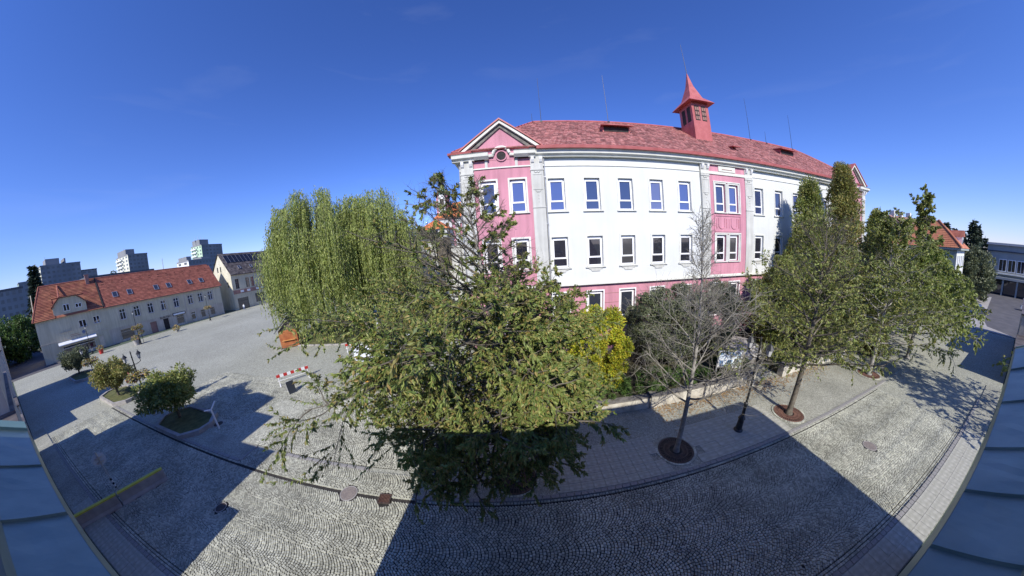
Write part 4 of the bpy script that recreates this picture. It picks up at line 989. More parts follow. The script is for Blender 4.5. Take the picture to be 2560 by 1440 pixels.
# the row of street trees along the north pavement
def envT0(f, az):
    if f < .5: b = 3.9 + 1.5*f/.5
    elif f < .68: b = 5.4 - 2.6*(f-.5)/.18
    else: b = 1.3 + 2.2*(1-f)/.32
    c = math.cos(az)
    k = 1.0 - .10*c - .28*max(0, c)*(1.25 if f > .4 else 1) - .16*max(0, -math.sin(az))
    return max(.8, b*k)
tree('leafy_tree', 'big leafy cherry like tree nearest the camera, its crown half in shade', -.34, 7.62, 11.6, 11, envT0, 2.9, n1=90, n2=13, n3=9, r0=.18, leafm='leafbig', bark='bark',
     ll=.118, lw=.0245, per=36, elev=(.05, .95), ep=2.6, droop=.06, l2=.44, l3=.30, twig='barkdark', twigr=.0035, lean=(-.9, 0), pw=1.25,
     leafprob=lambda z, r: (1.0 if z < 8.0 else (.45 if z < 8.6 else .07))*(1 if z > 2.6 else .3))
tree('bare_tree', 'almost leafless young tree with silvery twigs, trunk half in shade', 7.13, 7.74, 10.6, 21, lambda f, az: (3.0 if f < .42 else (3.0-2.2*(f-.42)/.2 if f < .62 else .8)), 2.5, n1=40, n2=9, n3=6, r0=.12, per=0, bark='bark', twig='twig',
     elev=(.35, 1.15), droop=-.04, l2=.5, l3=.42, twigr=.0065)
tree('leafy_tree', 'thin leaved tree behind the street lamp, standing in a rusty grate', 15.1, 7.70, 10.9, 31, lambda f, az: 4.1*(1-f)**.55+.5, 2.6, n1=40, n2=9, n3=6, r0=.17, leafm='leafolive', per=12, ll=.16, lw=.034,
     elev=(.2, 1.0), droop=.03, twigr=.007, bark='barkdark', leafprob=lambda z, r: 1. if z < 7.6 else (.45 if z < 8.8 else .15))
tree('leafy_tree', 'olive brown tree further right, shading its own rusty grate', 25.9, 7.75, 11.2, 41, lambda f, az: 4.6*(1-f)**.5+.5, 1.9, n1=38, n2=9, n3=6, r0=.18, leafm='leafolive', per=15, ll=.20, lw=.048, elev=(.1, 1.0), twigr=.008, leafprob=lambda z, r: .9)
tree('leafy_tree', 'yellow green tree near the right edge of the pavement row', 33.6, 7.2, 8.8, 43, lambda f, az: 5.0*(1-f)**.5+.5, 1.8, n1=36, n2=8, n3=6, r0=.18, leafm='leafwillow', per=15, ll=.25, lw=.06, elev=(.1, 1.0), twigr=.01)
tree('leafy_tree', 'tall rightmost tree of the pavement row with upright top shoots', 40.6, 9.0, 14.2, 47, lambda f, az: (5.2*(1-f/.62)**.5 if f<.5 else 1.3)+.6, 2.2, n1=38, n2=8, n3=6, r0=.2, leafm='leafolive', per=14, ll=.32, lw=.09, elev=(.15, 1.3), twigr=.012, leafprob=lambda z, r: 1. if z < 9 else .4)
tree('leafy_tree', 'tree in the second row behind the right hand pavement', 52, 11.5, 8.0, 49, lambda f, az: 5.0*(1-f)**.5+.6, 1.6, n1=32, n2=8, n3=5, r0=.2, leafm='leafolive', per=14, ll=.38, lw=.11, elev=(.15, 1.1), twigr=.014)

tree('street_tree', 'tree on the near side of the street beyond the right edge, casting the dappled shade', 28.0, -5.2, 9.4, 53, lambda f, az: 5.2*(1-f)**.45+.5, 2.2, n1=30, n2=8, n3=5, r0=.2, leafm='leafolive', per=9, ll=.26, lw=.08, elev=(.1, 1.0), twigr=.012)
# garden shrubs and trees in front of the school
shrub('golden_shrub', 'yellow green autumn shrub in the school garden', 5.0, 13.4, .7, 2.0, 1.7, 4.9, 26000, 'leafyellow', .15, .04, 3, clumps=60, twigs=120)
shrub('dark_shrub', 'wide dark rounded bush in front of the school', 10.9, 15.2, .7, 3.6, 2.1, 5.6, 52000, 'leafdark', .15, .038, 5, clumps=130, twigs=500, twigm='twig')
shrub('dark_shrub', 'dark bush beside the garden gateway below the middle bay', 15.0, 15.4, .7, 2.8, 2.0, 5.7, 36000, 'leafdark', .14, .035, 6, clumps=80, twigs=250)
shrub('columnar_tree', 'columnar tree in the garden, left one of the two tall columns', 27.4, 15.2, .6, 2.9, 2.6, 13.9, 46000, 'leafolive', .24, .055, 8, cat='tree', clumps=260, cone=True, stems=40, twigs=200)
shrub('columnar_tree', 'columnar tree in the garden, taller one reaching the school eaves', 33.6, 14.9, .6, 3.1, 2.7, 16.3, 52000, 'leafolive2', .26, .055, 9, cat='tree', clumps=300, cone=True, stems=40, twigs=200)
shrub('columnar_tree', 'lower columnar tree right of the tall pair', 40.6, 14.0, .4, 2.3, 2.2, 12.3, 24000, 'leafolive', .30, .07, 10, cat='tree', clumps=220, cone=True, stems=30)
shrub('garden_tree', 'broad olive tree filling the garden left of the columnar trees', 22.4, 14.6, .6, 3.4, 2.4, 7.4, 40000, 'leafolive', .19, .05, 12, cat='tree', clumps=110, stems=24, twigs=260)
shrub('garden_tree', 'brownish tree behind the right hand garden wall', 46.5, 16.5, .3, 4.0, 3.3, 8.0, 20000, 'leafolive2', .34, .09, 13, cat='tree', clumps=120, stems=24)
shrub('garden_tree', 'dark bushy tree at the corner of the school grounds', 57.5, 17, 0, 4.5, 4, 8.6, 16000, 'leafdark', .40, .12, 14, cat='tree', clumps=100, stems=20)
for i, (x, y, rx, rz, l) in enumerate(((3.0, 12.6, 1.5, 1.5, 'bright green hedge clump above the wall under the big tree'), (5.4, 12.4, 1.5, 1.2, 'green hedge clump above the wall left of the bare trunk'),
        (8.3, 12.3, 1.6, 1.3, 'green hedge clump above the wall right of the bare trunk'), (10.9, 12.4, 1.5, 1.1, 'green ivy clump in front of the information board'),
        (14.3, 12.3, 1.7, 1.2, 'green and yellow ivy clump beside the gateway'), (21, 12.2, 1.9, 1.1, 'ochre ground shrub behind the right hand wall'), (25, 12.2, 1.9, 1.3, 'low shrub behind the far part of the right hand wall'))):
    shrub('hedge', l, x, y, .6, rx, .95, rz, 4200, 'leafgreen' if i < 5 else 'leafolive', .10, .03, 60+i, cat='hedge', clumps=26, stems=4, group='low shrubs along the garden wall')
shrub('small_tree', 'reddish brown small tree beside the rightmost grate', 30.3, 9.3, 0, 1.5, 1.3, 3.6, 5000, 'leafolive2', .22, .055, 77, cat='tree', clumps=30, stems=8)

# weeping willows
def willow(label, x, y, h, rad, seed, ncl=95):
    rng = np.random.default_rng(seed); t = thing('weeping_willow', label, 'tree', (x, y, 0), 0, 'weeping willows on the square')
    nb = NB(); nb.tube(curve((0,0,0), (0,0,1), h*.45, 6, rng, 0, .06), .55, .32, 10); P = []; D = []; st = NB(); br = NB()
    for i in range(ncl):
        a = rng.uniform(0, 2*PI); q = rng.uniform(0.05, 1)**.6; rr = q*rad*(.86+.14*math.sin(3*a+seed)); zt = h*(1 - .36*q**2.4)*rng.uniform(.88, 1.0)
        if rng.uniform() < .45: zt *= rng.uniform(.45, .85)
        c = np.array([math.cos(a)*rr*.92, math.sin(a)*rr*.92, zt])
        if i % 2 == 0: br.tube(np.array([[0,0,h*.4],[c[0]*.45, c[1]*.45, h*.4+(zt-h*.4)*.75], c]), .11, .02, 5)
        for k in range(24):
            s = c + rng.normal(0, 1, 3)*np.array([.48,.48,.30]); o = np.array([math.cos(a), math.sin(a)])*rng.uniform(.1, .9) + rng.normal(0, .25, 2)
            Lh = min(s[2]-rng.uniform(.3, 2.5), rng.uniform(3.2, 8.5)); n = int(Lh/.2)
            if n < 4: continue
            u = np.linspace(0, 1, n); arch = .55*np.sin(np.minimum(u*5, 1)*PI/2)
            pts = np.stack([s[0]+o[0]*arch+rng.normal(0,.03,n), s[1]+o[1]*arch+rng.normal(0,.03,n), s[2]+.25*np.sin(np.minimum(u*6,1)*PI)-u*Lh], 1)
            P.append(pts); D.append(np.tile([o[0]*.4, o[1]*.4, -1.0], (n, 1)))
            if k % 6 == 0: st.tube(pts[::4], .012, .006, 3)
    nb.done('trunk', MT['barkdark'], t); br.done('branches', MT['barkdark'], t, kind='stuff'); st.done('twigs', MT['twig'], t, kind='stuff')
    leaves('leaves', np.concatenate(P), np.concatenate(D), .34, .055, MT['leafwillow'], t, rng, droop=.5); return t
willow('left and wider of the two weeping willows', -25.6, 28.6, 19.8, 8.2, 4, 150)
willow('right one of the two weeping willows, beside the school', -18.6, 32.6, 19.4, 7.6, 9, 140)
lawn = obj('lawn', MB().prism([(-31,25.2),(-28,23.7),(-20.5,24.3),(-15.3,26.8),(-12,30),(-12,40),(-33,40)], 'z', -.03, .07), MT['grass'], kind='structure')
lk = thing('lawn_kerb', 'pale stone kerb round the lawn under the willows', 'kerb', (0,0,0))
kp = [(-31,25.2),(-28,23.7),(-20.5,24.3),(-15.3,26.8),(-12,30)]
for a, b in zip(kp, kp[1:]):
    L = math.dist(a, b); k = int(L/1.0); an = math.atan2(b[1]-a[1], b[0]-a[0])
    for i in range(k): f = (i+.5)/k; obj('kerb_stone', MB().cbox(a[0]+(b[0]-a[0])*f, a[1]+(b[1]-a[1])*f, .06, L/k-.03, .22, .14, an), MT['concrete'], lk)

# octagonal planters with small round trees
def planter(cx, cy, lx, ly, label, grass='grass'):
    t = thing('planter_bed', label, 'planter', (cx, cy, 0))
    def oc(lx, ly, c): return [(-lx/2+c,-ly/2),(lx/2-c,-ly/2),(lx/2,-ly/2+c),(lx/2,ly/2-c),(lx/2-c,ly/2),(-lx/2+c,ly/2),(-lx/2,ly/2-c),(-lx/2,-ly/2+c)]
    O, I = oc(lx, ly, 1.0), oc(lx-.5, ly-.5, .9)
    for k in range(8):
        j = (k+1) % 8; mb = MB(); vs = [O[k], O[j], I[j], I[k]]
        g = .012; mb.prism([(p[0]*(1-g*.1), p[1]*(1-g*.1)) for p in vs], 'z', 0, .34); obj('kerb_stone', mb, MT['concrete'], t)
    obj('bed', MB().prism(I, 'z', 0, .24), MT[grass], t); return t
planter(-38.3, 8.0, 6.6, 3.1, 'octagonal grass planter, half in sun, with a small round tree')
planter(-23.5, 8.0, 5.8, 3.1, 'octagonal planter in full shade, nearest of the three')
planter(-56.5, 8.0, 6.6, 3.1, 'farthest octagonal planter, in shade by the corner house')
def ball(label, x, y, seed, r=2.2, leafm='leafolive', n=9500):
    rng = np.random.default_rng(seed)
    t = shrub('round_tree', label, x, y, 1.25, r, r, 2.7, n, leafm, .22, .06, seed, cat='tree', clumps=46, stems=0, group='small round trees in the planters') if False else None
    t = thing('round_tree', label, 'tree', (x, y, 0), 0, 'small round trees in the planters')
    nb = NB(); nb.tube(np.array([[0,0,.2],[.02,.01,.9],[0,0,1.7]]), .13, .10, 8); nb.done('trunk', MT['barkdark'], t)
    nb = NB()
    for i in range(22):
        a = i*2.4; P = curve((0,0,1.4), (math.cos(a), math.sin(a), rng.uniform(.1, 1.4)), r*.95, 4, rng, .05, .12); nb.tube(P, .05, .01, 5)
    nb.done('branches', MT['barkdark'], t, kind='stuff')
    c = rng.normal(0, 1, (60, 3)); c /= np.linalg.norm(c, axis=1)[:, None]; c *= rng.uniform(.45, 1, 60)[:, None]; c *= [r*1.02, r*1.02, 1.25]; c[:, 2] += 2.5
    i = rng.integers(0, 60, n); v = rng.normal(0, 1, (n, 3)); v /= np.linalg.norm(v, axis=1)[:, None]; v *= rng.uniform(.2, 1, n)[:, None]**.6
    leaves('leaves', c[i] + v*.52, v, .24, .06, MT[leafm], t, rng, droop=.3); return t
ball('small round tree in the nearest shaded planter', -24.6, 8.1, 3)
ball('small round tree in the half sunlit planter', -38.3, 7.8, 4, 2.1, 'leafolive2')
ball('dark round tree in front of the corner house', -58.6, 8.0, 5, 2.3, 'leafdark')

# far trees: spruces and masses behind the houses
def spruce(label, x, y, h, r, seed, group=None, n=2600, m='needle'):
    rng = np.random.default_rng(seed); t = thing('spruce_tree', label, 'tree', (x, y, 0), 0, group)
    nb = NB(); nb.tube(np.array([[0,0,0],[0,0,h*.5],[0,0,h]]), .02*h, .02, 6); nb.done('trunk', MT['barkdark'], t)
    z = rng.uniform(.08, 1, n)**1.05; lay = np.round(z*16)/16; z = lay + rng.normal(0, .008, n); a = rng.uniform(0, 2*PI, n)
    q = rng.uniform(.1, 1, n)**.6*np.maximum(.03, (1-z))*r*(1+.22*np.sin(a*5+lay*60)); P = np.stack([np.cos(a)*q, np.sin(a)*q, z*h - q*.25], 1)
    leaves('needles', P, np.stack([np.cos(a), np.sin(a), -.3+0*a], 1), h*.075, h*.017, MT[m], t, rng, droop=.2); return t
spruce('tall spruce behind the corner house at far left', -118, 10.8, 20.5, 4.6, 1)
shrub('street_tree', 'dark leafy tree left of the corner house, by the parked red car', -104, 3.0, 0, 6, 5, 9.6, 9000, 'leafgreen', .6, .2, 15, cat='tree', clumps=70, stems=10)
for i, (az, el, d, r) in enumerate(((78.9, 3.3, 118, 3.2), (80.1, 3.2, 122, 3.6), (81.2, 2.4, 120, 3.8), (82.3, 1.9, 128, 3.5), (83.4, 3.4, 105, 4.2), (84.0, 2.9, 112, 3.5), (85.0, 1.5, 125, 3.2), (88.8, .95, 210, 4), (89.4, 1.0, 215, 4))):
    a = R(az); spruce(['dark spruce behind the orange roofed house, leftmost of its row','second dark spruce behind the orange roofed house','third dark spruce behind the orange roofed house','smaller spruce at the end of the row','tall dark spruce beside the grey modern building','second tall spruce beside the grey modern building','low spruce by the grey modern building','tiny spruce far behind the modern building','tiny spruce at the right edge far behind'][i],
        math.sin(a)*d, math.cos(a)*d, 9.5 + d*math.tan(R(el)), r, 20+i, 'spruces on the right hand skyline', 1500)
shrub('street_tree', 'leafy tree in front of the grey modern building', 86, 8.6, 0, 4.2, 3.8, 9.6, 12000, 'leafdark', .5, .14, 16, cat='tree', clumps=80, stems=14)
shrub('street_tree', 'tree beside the white church yard wall behind the willow', -16.5, 47, 0, 3.5, 3.5, 14.5, 6000, 'leafgreen', .5, .15, 17, cat='tree', clumps=60, stems=8)
shrub('street_tree', 'green bush line behind the orange roofed house', 92, 17, 0, 7, 6, 9, 7000, 'leafdark', .6, .2, 18, cat='tree', clumps=60, stems=8)
# ---------------------------------------------------------------- far buildings
def block(name, label, x0, x1, y0, y1, h, m, litm=None, floors=8, bays=5, sbays=4, tops=(), masts=(), group=None, balcony=False, fh=None):
    t = thing(name, label, 'building', ((x0+x1)/2, y0, 0), 0, group); cx = (x0+x1)/2
    w, d = (x1-x0), (y1-y0); hw = w/2
    obj('wall', MB().box(-hw, hw, 0, d, 0, h), MT[m], t)
    if litm: obj('end_wall', MB().box(-hw, hw, -.15, -.01, 0, h), MT[litm], t)  # paler end wall: the sunlit side is put into its colour
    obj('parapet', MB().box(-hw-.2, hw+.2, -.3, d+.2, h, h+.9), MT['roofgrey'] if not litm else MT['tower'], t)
    fh = fh or h/floors; mb = MB()
    for f in range(floors):
        for b in range(bays):
            y = d*(b+.22)/bays; mb.box(hw-.02, hw+.06, y, y+d*.56/bays, f*fh+fh*.35, f*fh+fh*.85)
    obj('windows', mb, MT['winfar'], t, kind='stuff')
    mb = MB()
    for f in range(floors):
        for b in range(sbays):
            x = -hw + w*(b+.25)/sbays; mb.box(x, x+w*.45/sbays, -.2, -.1, f*fh+fh*.35, f*fh+fh*.85)
    obj('windows', mb, MT['winfar'], t, kind='stuff')
    if balcony:
        mb = MB()
        for f in range(floors): mb.box(-hw*.9, hw*.1, -1.5, -.16, f*fh+.2, f*fh+fh*.42)
        obj('balconies', mb, MT['towerwhite'], t, kind='stuff')
    for (a, b, e) in tops: obj('roof_house', MB().box(-hw*.7, hw*.7, d*a, d*b, h+.9, h+.9+e), MT['tower'], t)
    for (a, e) in masts: obj('mast', MB().tube([(0, d*a, h+.9), (0, d*a, h+.9+e)], .28, .12, 5).box(-.5,.5,d*a-.8,d*a+.8,h+e*.6,h+e*.75), MT['steel'], t)
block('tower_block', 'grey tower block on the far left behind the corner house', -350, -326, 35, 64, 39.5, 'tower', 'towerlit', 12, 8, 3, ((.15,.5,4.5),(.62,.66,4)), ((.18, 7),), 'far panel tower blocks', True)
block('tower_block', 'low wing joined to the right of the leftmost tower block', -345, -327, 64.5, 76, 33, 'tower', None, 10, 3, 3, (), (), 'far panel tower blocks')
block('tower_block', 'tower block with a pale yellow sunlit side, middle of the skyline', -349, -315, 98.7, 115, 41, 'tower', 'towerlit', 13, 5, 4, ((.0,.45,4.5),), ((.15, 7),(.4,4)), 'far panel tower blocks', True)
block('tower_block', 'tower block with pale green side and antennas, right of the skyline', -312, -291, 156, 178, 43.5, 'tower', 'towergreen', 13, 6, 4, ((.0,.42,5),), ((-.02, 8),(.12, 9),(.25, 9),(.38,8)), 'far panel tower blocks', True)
block('apartment_block', 'long lower block with a white end below the antenna tower', -234, -216, 105, 127, 24.3, 'tower', 'towerwhite', 8, 9, 2, ((.0,.15,2.5),(.5,.8,1.6)), (), 'lower apartment blocks')
block('apartment_block', 'long apartment block at the far left edge', -220, -205, -12, 13, 20.5, 'tower', None, 7, 9, 3, ((.3,.34,1.5),), (), 'lower apartment blocks')
block('apartment_block', 'squat dark block just left of the spruce', -300, -285, 16, 30, 27.5, 'tower', 'towergreen', 9, 5, 3, (), (), 'lower apartment blocks')
shrub('street_tree', 'green tree peeping out left of the yellow sided tower', -250, 66.5, 0, 4.5, 5, 25.5, 2500, 'leafdark', 1.1, .4, 31, cat='tree', clumps=40, stems=4)
block('apartment_block', 'grey green roofline between the towers behind the long red roof', -190, -175, 36, 66, 18.6, 'greengray', None, 5, 8, 3, (), (), 'lower apartment blocks')
m_ = thing('antenna_mast', 'thin antenna mast standing behind the long red roof', 'mast', (-185, 75, 0)); obj('pole', MB().tube([(0,0,0),(0,0,25)], .25, .15, 6), MT['steel'], m_)

# church, gate house and white wall left of the school
ch = thing('church', 'small church with white and pink clock tower and orange roofs', 'church', (-22.3, 84, 0))
obj('wall', pierced(MB(), -2.2, 18, 0, 20.9, [(1.4,2.4,17.6,19.2),(6.2,8.0,14.5,18.8),(11.5,13.3,14.5,18.8)], 0, .4), MT['white'], ch)
obj('wall', MB().box(-2.2,-2.0,.02,14,0,20.9).box(-2.2,18,.5,.6,0,20.8), MT['pink'], ch)
obj('string_course', MB().box(-2.6,18,-.5,0,20.4,20.9), MT['brown'], ch)
for x in (-2.25, 3.6, 9.3): obj('pilaster', MB().box(x, x+1.1, -.2, .0, 0, 20.4), MT['pink'], ch)
obj('roof', MB().add([(-2.8,-.7,20.9),(18,-.7,20.9),(18,7,27.2),(3.0,7,27.2),(18,14.7,20.9),(-2.8,14.7,20.9)], [(0,1,2,3),(3,2,4,5),(5,0,3)]), MT['tileorange'], ch)
tw = obj('clock_tower', pierced(MB(), -1.9, 1.9, 20, 29.3, [(-.75,.75,25.6,27.6)], 2.0, .4).box(-1.9,1.9,2.5,5.8,20,29.3).box(-1.9,-1.85,2.0,2.5,20,29.3).box(1.85,1.9,2.0,2.5,20,29.3), MT['white'], ch)
for x in (-1.95, 1.25): obj('corner_pilaster', MB().box(x, x+.7, 1.9, 2.1, 21, 29.3), MT['pink'], tw)
obj('side_panel', MB().box(1.9, 1.96, 2.0, 5.8, 21, 29.3), MT['pink'], tw)
obj('belfry_opening', MB().box(-.75,.75,2.3,2.4,25.6,27.6), MT['darkwood'], tw)
pc = [(1.0*math.cos(t), 28.75+1.0*math.sin(t)) for t in np.linspace(0, 2*PI, 25)[:-1]]
cf = obj('clock_face', MB().prism(pc, 'y', 1.88, 2.02), MT['frame'], tw)
obj('clock_rim', MB().tube([(1.0*math.cos(t), 1.86, 28.75+1.0*math.sin(t)) for t in np.linspace(0, 2*PI, 25)], .09, n=5), MT['black'], cf)
obj('clock_hands', MB().box(-.07,.07,1.82,1.87,28.7,29.45).box(-.02,.5,1.82,1.87,28.68,28.82), MT['black'], cf)
arch = [(-2.5,29.0),(-1.4,29.2),(-.9,30.0),(0,30.4),(.9,30.0),(1.4,29.2),(2.5,29.0),(2.5,29.35),(1.6,29.55),(1.0,30.4),(0,30.8),(-1.0,30.4),(-1.6,29.55),(-2.5,29.35)]
obj('tower_eave', MB().prism(arch, 'y', 1.4, 2.0).box(-2.4,2.4,2.0,6.3,29.2,29.5), MT['brown'], tw)
obj('tower_gable', MB().prism([(-.9,29.2),(.9,29.2),(.9,30.0),(0,30.4),(-.9,30.0)], 'y', 2.0, 2.2), MT['frame'], tw)
obj('spire', MB().add([(-2.4,1.7,29.5),(2.4,1.7,29.5),(2.4,6.3,29.5),(-2.4,6.3,29.5),(-.9,3.1,31.8),(.9,3.1,31.8),(.9,4.9,31.8),(-.9,4.9,31.8),(0,4,34.0)], [(0,1,5,4),(1,2,6,5),(2,3,7,6),(3,0,4,7),(4,5,8),(5,6,8),(6,7,8),(7,4,8)]), MT['verdigris'], tw)
obj('finial', MB().tube([(0,4,33.9),(0,4,35.0)], .08, .04, 6).lathe([(.02,-.2),(.2,0),(.02,.2)], 8, 0, 4, 34.6), MT['black'], tw)
gh_ = thing('gate_house', 'white house with orange hipped roof below the clock tower', 'building', (-17.3, 56.5, 0))
obj('wall', pierced(MB(), -3.2, 3.4, 0, 14.9, [(-2.0,-1.2,11.6,12.9),(.2,.9,12.0,12.8),(1.4,2.1,12.0,12.8),(-.9,-.1,13.7,14.5),(.5,1.3,13.7,14.5)], 0, .3).box(-3.2,3.4,.4,7,0,14.9), MT['white'], gh_)
obj('roof', MB().add([(-3.7,-.5,14.8),(3.9,-.5,14.8),(3.9,7.5,14.8),(-3.7,7.5,14.8),(-.2,3,17.3),(.4,4,17.3)], [(0,1,4),(1,2,5,4),(2,3,5),(3,0,4,5),(0,3,2,1)]), MT['tileorange'], gh_)
for (a, b, c, d) in ((-2.0,-1.2,11.6,12.9),(.2,.9,12.0,12.8),(1.4,2.1,12.0,12.8),(-.9,-.1,13.7,14.5),(.5,1.3,13.7,14.5)): obj('window', MB().box(a,b,.2,.25,c,d), MT['glassdark'], gh_)
wb = thing('annex_building', 'flat topped pale building between the willow and the school', 'building', (-14.5, 43, 0))
obj('wall', MB().box(-4.2,1.9,0,8,0,11.7), MT['grey'], wb); obj('parapet', MB().box(-4.35,2.0,-.15,8.1,11.7,11.9), MT['roofgrey'], wb)
for i in range(9): obj('plank', MB().box(2.0+i*.27, 2.24+i*.27, -.02, .06, 6.2, 11.9), MT['barkdark'], wb)
obj('side_wall', MB().box(2.0,9,.1,6,0,10.4), MT['grey'], wb)
obj('window', MB().box(-1.0,-.2,-.03,.05,7.2,8.4), MT['glassdark'], wb)

# right hand side: orange roofed house, pink roofed house, modern building
oh = thing('tiled_house', 'pale house with orange hipped roof and dormers behind the right hand trees', 'building', (72, 10.6, 0))
obj('wall', pierced(MB(), 0, 9, 0, 9.3, [(1+i*2.1, 2.1+i*2.1, 6.5, 8.3) for i in range(4)] + [(1+i*2.1, 2.1+i*2.1, 3, 4.8) for i in range(4)], 0, .25).box(.25,9,.3,.4,0,9.3), MT['white'], oh)
obj('side_wall', MB().box(-.05,.2,.02,11,0,9.3), MT['greengray'], oh)  # darker green grey than the white front, its shade put into the colour
for y in (2, 5.5, 8.2):
    for z in (3.2, 6.4): obj('window', MB().box(-.1,-.04,y,y+1.1,z,z+1.7), MT['glassdark'], oh)
for i in range(4):
    for z in (3, 6.5): window(oh, 1+i*2.1, z, 1.1, 1.8, 'two', MT['glassdark'], y=.12)
obj('eave', MB().box(-.7,9.6,-.7,11.6,9.3,9.65), MT['greengray'], oh)
ro = obj('roof', MB().add([(-.8,-.8,9.65),(9.7,-.8,9.65),(9.7,11.8,9.65),(-.8,11.8,9.65),(4,4,14.3),(4.6,7.5,14.3)], [(0,1,4),(1,2,5,4),(2,3,5),(3,0,4,5)]), MT['tilesoft'], oh)
roof_tiles(ro, (-.8,11.8,9.65), (-.8,-.8,9.65), (4,4,14.3), (4.6,7.5,14.3), .45, .6, MT['tilesoft'], name='tiles')
obj('hip_tiles', MB().tube([(-.8,-.8,9.8),(4,4,14.4)], .14, n=6), MT['tilesoft'], ro)
d_ = obj('dormer', MB().box(4.2,6.0,-.1,3.0,10.0,11.6), MT['frame'], ro); obj('dormer_roof', MB().prism([(4.0,11.6),(6.2,11.6),(5.1,12.7)], 'y', -.3, 4), MT['tilered'], d_); obj('pane', MB().box(4.5,5.7,-.14,-.08,10.3,11.4), MT['glassmid'], d_)
obj('chimney', MB().box(3.6,4.4,6.4,7.2,13.6,15.6), MT['cream'], ro)
ph = thing('tiled_house', 'long cream house with pinkish roof and chimneys beyond the trees', 'building', (84, 22, 0), R(-8))
obj('wall', pierced(MB(), 0, 14, 0, 12.6, [(1+i*2.4, 2.3+i*2.4, 9.3, 11.3) for i in range(5)], 0, .3).box(0,14,.35,9,0,12.6), MT['cream'], ph)
for i in range(5): obj('window', MB().box(1+i*2.4, 2.3+i*2.4, .2, .25, 9.3, 11.3), MT['glassdark'], ph)
obj('side_wall', MB().box(-.1,0,0,9,0,12.6), MT['cream'], ph)
obj('roof', MB().prism([(-.7,12.5),(4.5,16.2),(9.7,12.5)], 'x', -.5, 14.5), MT['brown'], ph)
for x in (1.0, 5.0, 9.5): obj('chimney', MB().box(x,x+.7,3.8,4.8,15.6,17.2), MT['trim'], ph)
mo = thing('modern_building', 'grey flat roofed modern building with large windows at the right edge', 'building', (111, 5.5, 0))
obj('wall', MB().box(0,12,-22,3.5,5.0,11.2), MT['modern'], mo); obj('roof_edge', MB().box(-.5,12.3,-22.3,3.8,11.2,11.7), MT['steel'], mo)
obj('roof_edge', MB().box(-.3,12,-22,3.6,9.7,9.95), MT['roofgrey'], mo)
obj('ground_floor', MB().box(1.2,12,-22,3.2,0,3.6), MT['glassmid'], mo); obj('canopy', MB().box(-2.0,1.5,-22,3.4,3.6,4.1), MT['modern'], mo); obj('lintel', MB().box(-.1,1,-22,3.5,4.1,5.0), MT['modern'], mo)
for i in range(6):
    for z in (5.4, 7.0):
        if z < 6: f = obj('window', MB().box(-.12,-.02,.6-i*2.2-1.9,.6-i*2.2,5.3,8.1), MT['frame'], mo); obj('pane', MB().box(-.16,-.11,.6-i*2.2-1.75,.6-i*2.2-1.02,5.45,7.95), MT['glassdark'], f); obj('pane', MB().box(-.16,-.11,.6-i*2.2-.9,.6-i*2.2-.15,5.45,7.95), MT['glassdark'], f)
for i in range(6): obj('column', MB().box(-1.6,-1.2,2.2-i*3.4,2.6-i*3.4,0,3.6), MT['modern'], mo)
obj('sill', MB().box(-1.0,0,-22,1.2,4.7,5.0), MT['trim'], mo)
isl = obj('traffic_island', MB().prism([(57,-.6),(60,3.4),(66,4.6),(100,6),(100,8),(64,8.4),(56,7)], 'z', -.03, .09), MT['concrete'], kind='structure')

# ---------------------------------------------------------------- street furniture
def flower_ball(nm, x, y, z, r, seed, parent, n=260, lm='flower'):
    rng = np.random.default_rng(seed); v = rng.normal(0, 1, (n, 3)); v /= np.linalg.norm(v, axis=1)[:, None]; v[:, 2] *= .75
    P = v*r*rng.uniform(.5, 1, n)[:, None] + np.array([x, y, z])
    return leaves(nm, P, v, r*.42, r*.11, MT[lm], parent, rng, droop=.3)
def lamp(x, y, label, baskets=0, h=5.2, rz=R(90), tall=False, single=False):
    t = thing('street_lamp', label, 'street lamp', (x, y, .02), rz, 'cast iron street lamps')
    obj('base', MB().lathe([(.24,0),(.24,.12),(.17,.2),(.15,.75),(.19,.82),(.13,.95),(.09,1.0)], 14), MT['black'], t, smooth=False)
    obj('pole', MB().lathe([(.085,1.0),(.075,1.6),(.11,1.66),(.11,1.74),(.06,1.8),(.045,h-.55),(.06,h-.5),(.045,h-.4),(.05,h-.1),(.015,h+.05)], 12), MT['black'], t)
    xs = (0,) if single else (-.55, .55)
    if not single:
        for s in (-1, 1):
            obj('arm', MB().tube([(0,0,h-1.0),(s*.15,0,h-1.08),(s*.38,0,h-1.02),(s*.55,0,h-.95),(s*.55,0,h-.75)], .028, n=6), MT['black'], t)
    for x_ in xs:
        zz = h-.75 if not single else h
        l = obj('lantern', MB().lathe([(.05,0),(.10,.04),(.12,.06)], 6, x_, 0, zz), MT['black'], t)
        obj('glass', MB().lathe([(.10,.06),(.17,.38)], 6, x_, 0, zz), MT['lampglass'], l)
        obj('cap', MB().lathe([(.22,.38),(.17,.46),(.08,.58),(.03,.62),(.03,.70),(.008,.74)], 8, x_, 0, zz), MT['black'], l)
    for k in range(baskets):
        s = -1 if k % 2 == 0 else 1
        b = obj('hanging_basket', MB().lathe([(.05,-.22),(.24,-.08),(.30,.04)], 12, s*.42, 0, 3.1).tube([(0,0,3.35),(s*.42,0,3.4),(s*.42,0,3.1)], .018, n=5), MT['black'], t)
        flower_ball('flowers', s*.42, 0, 3.2, .50, int(abs(x)*7+k), b)
    return t
lamp(11.1, 7.85, 'black lamp post on the shaded pavement right of the bare tree')
lamp(-29.15, 7.75, 'black twin lantern lamp with flower baskets between the two nearest planters', 2)
lamp(-45.4, 7.6, 'black lamp with a yellow and white flower basket behind the middle planter', 2, h=4.9)
lamp(-68.9, 20.6, 'tall lamp with flower column in front of the long red roofed house', 2, h=5.6, single=True)
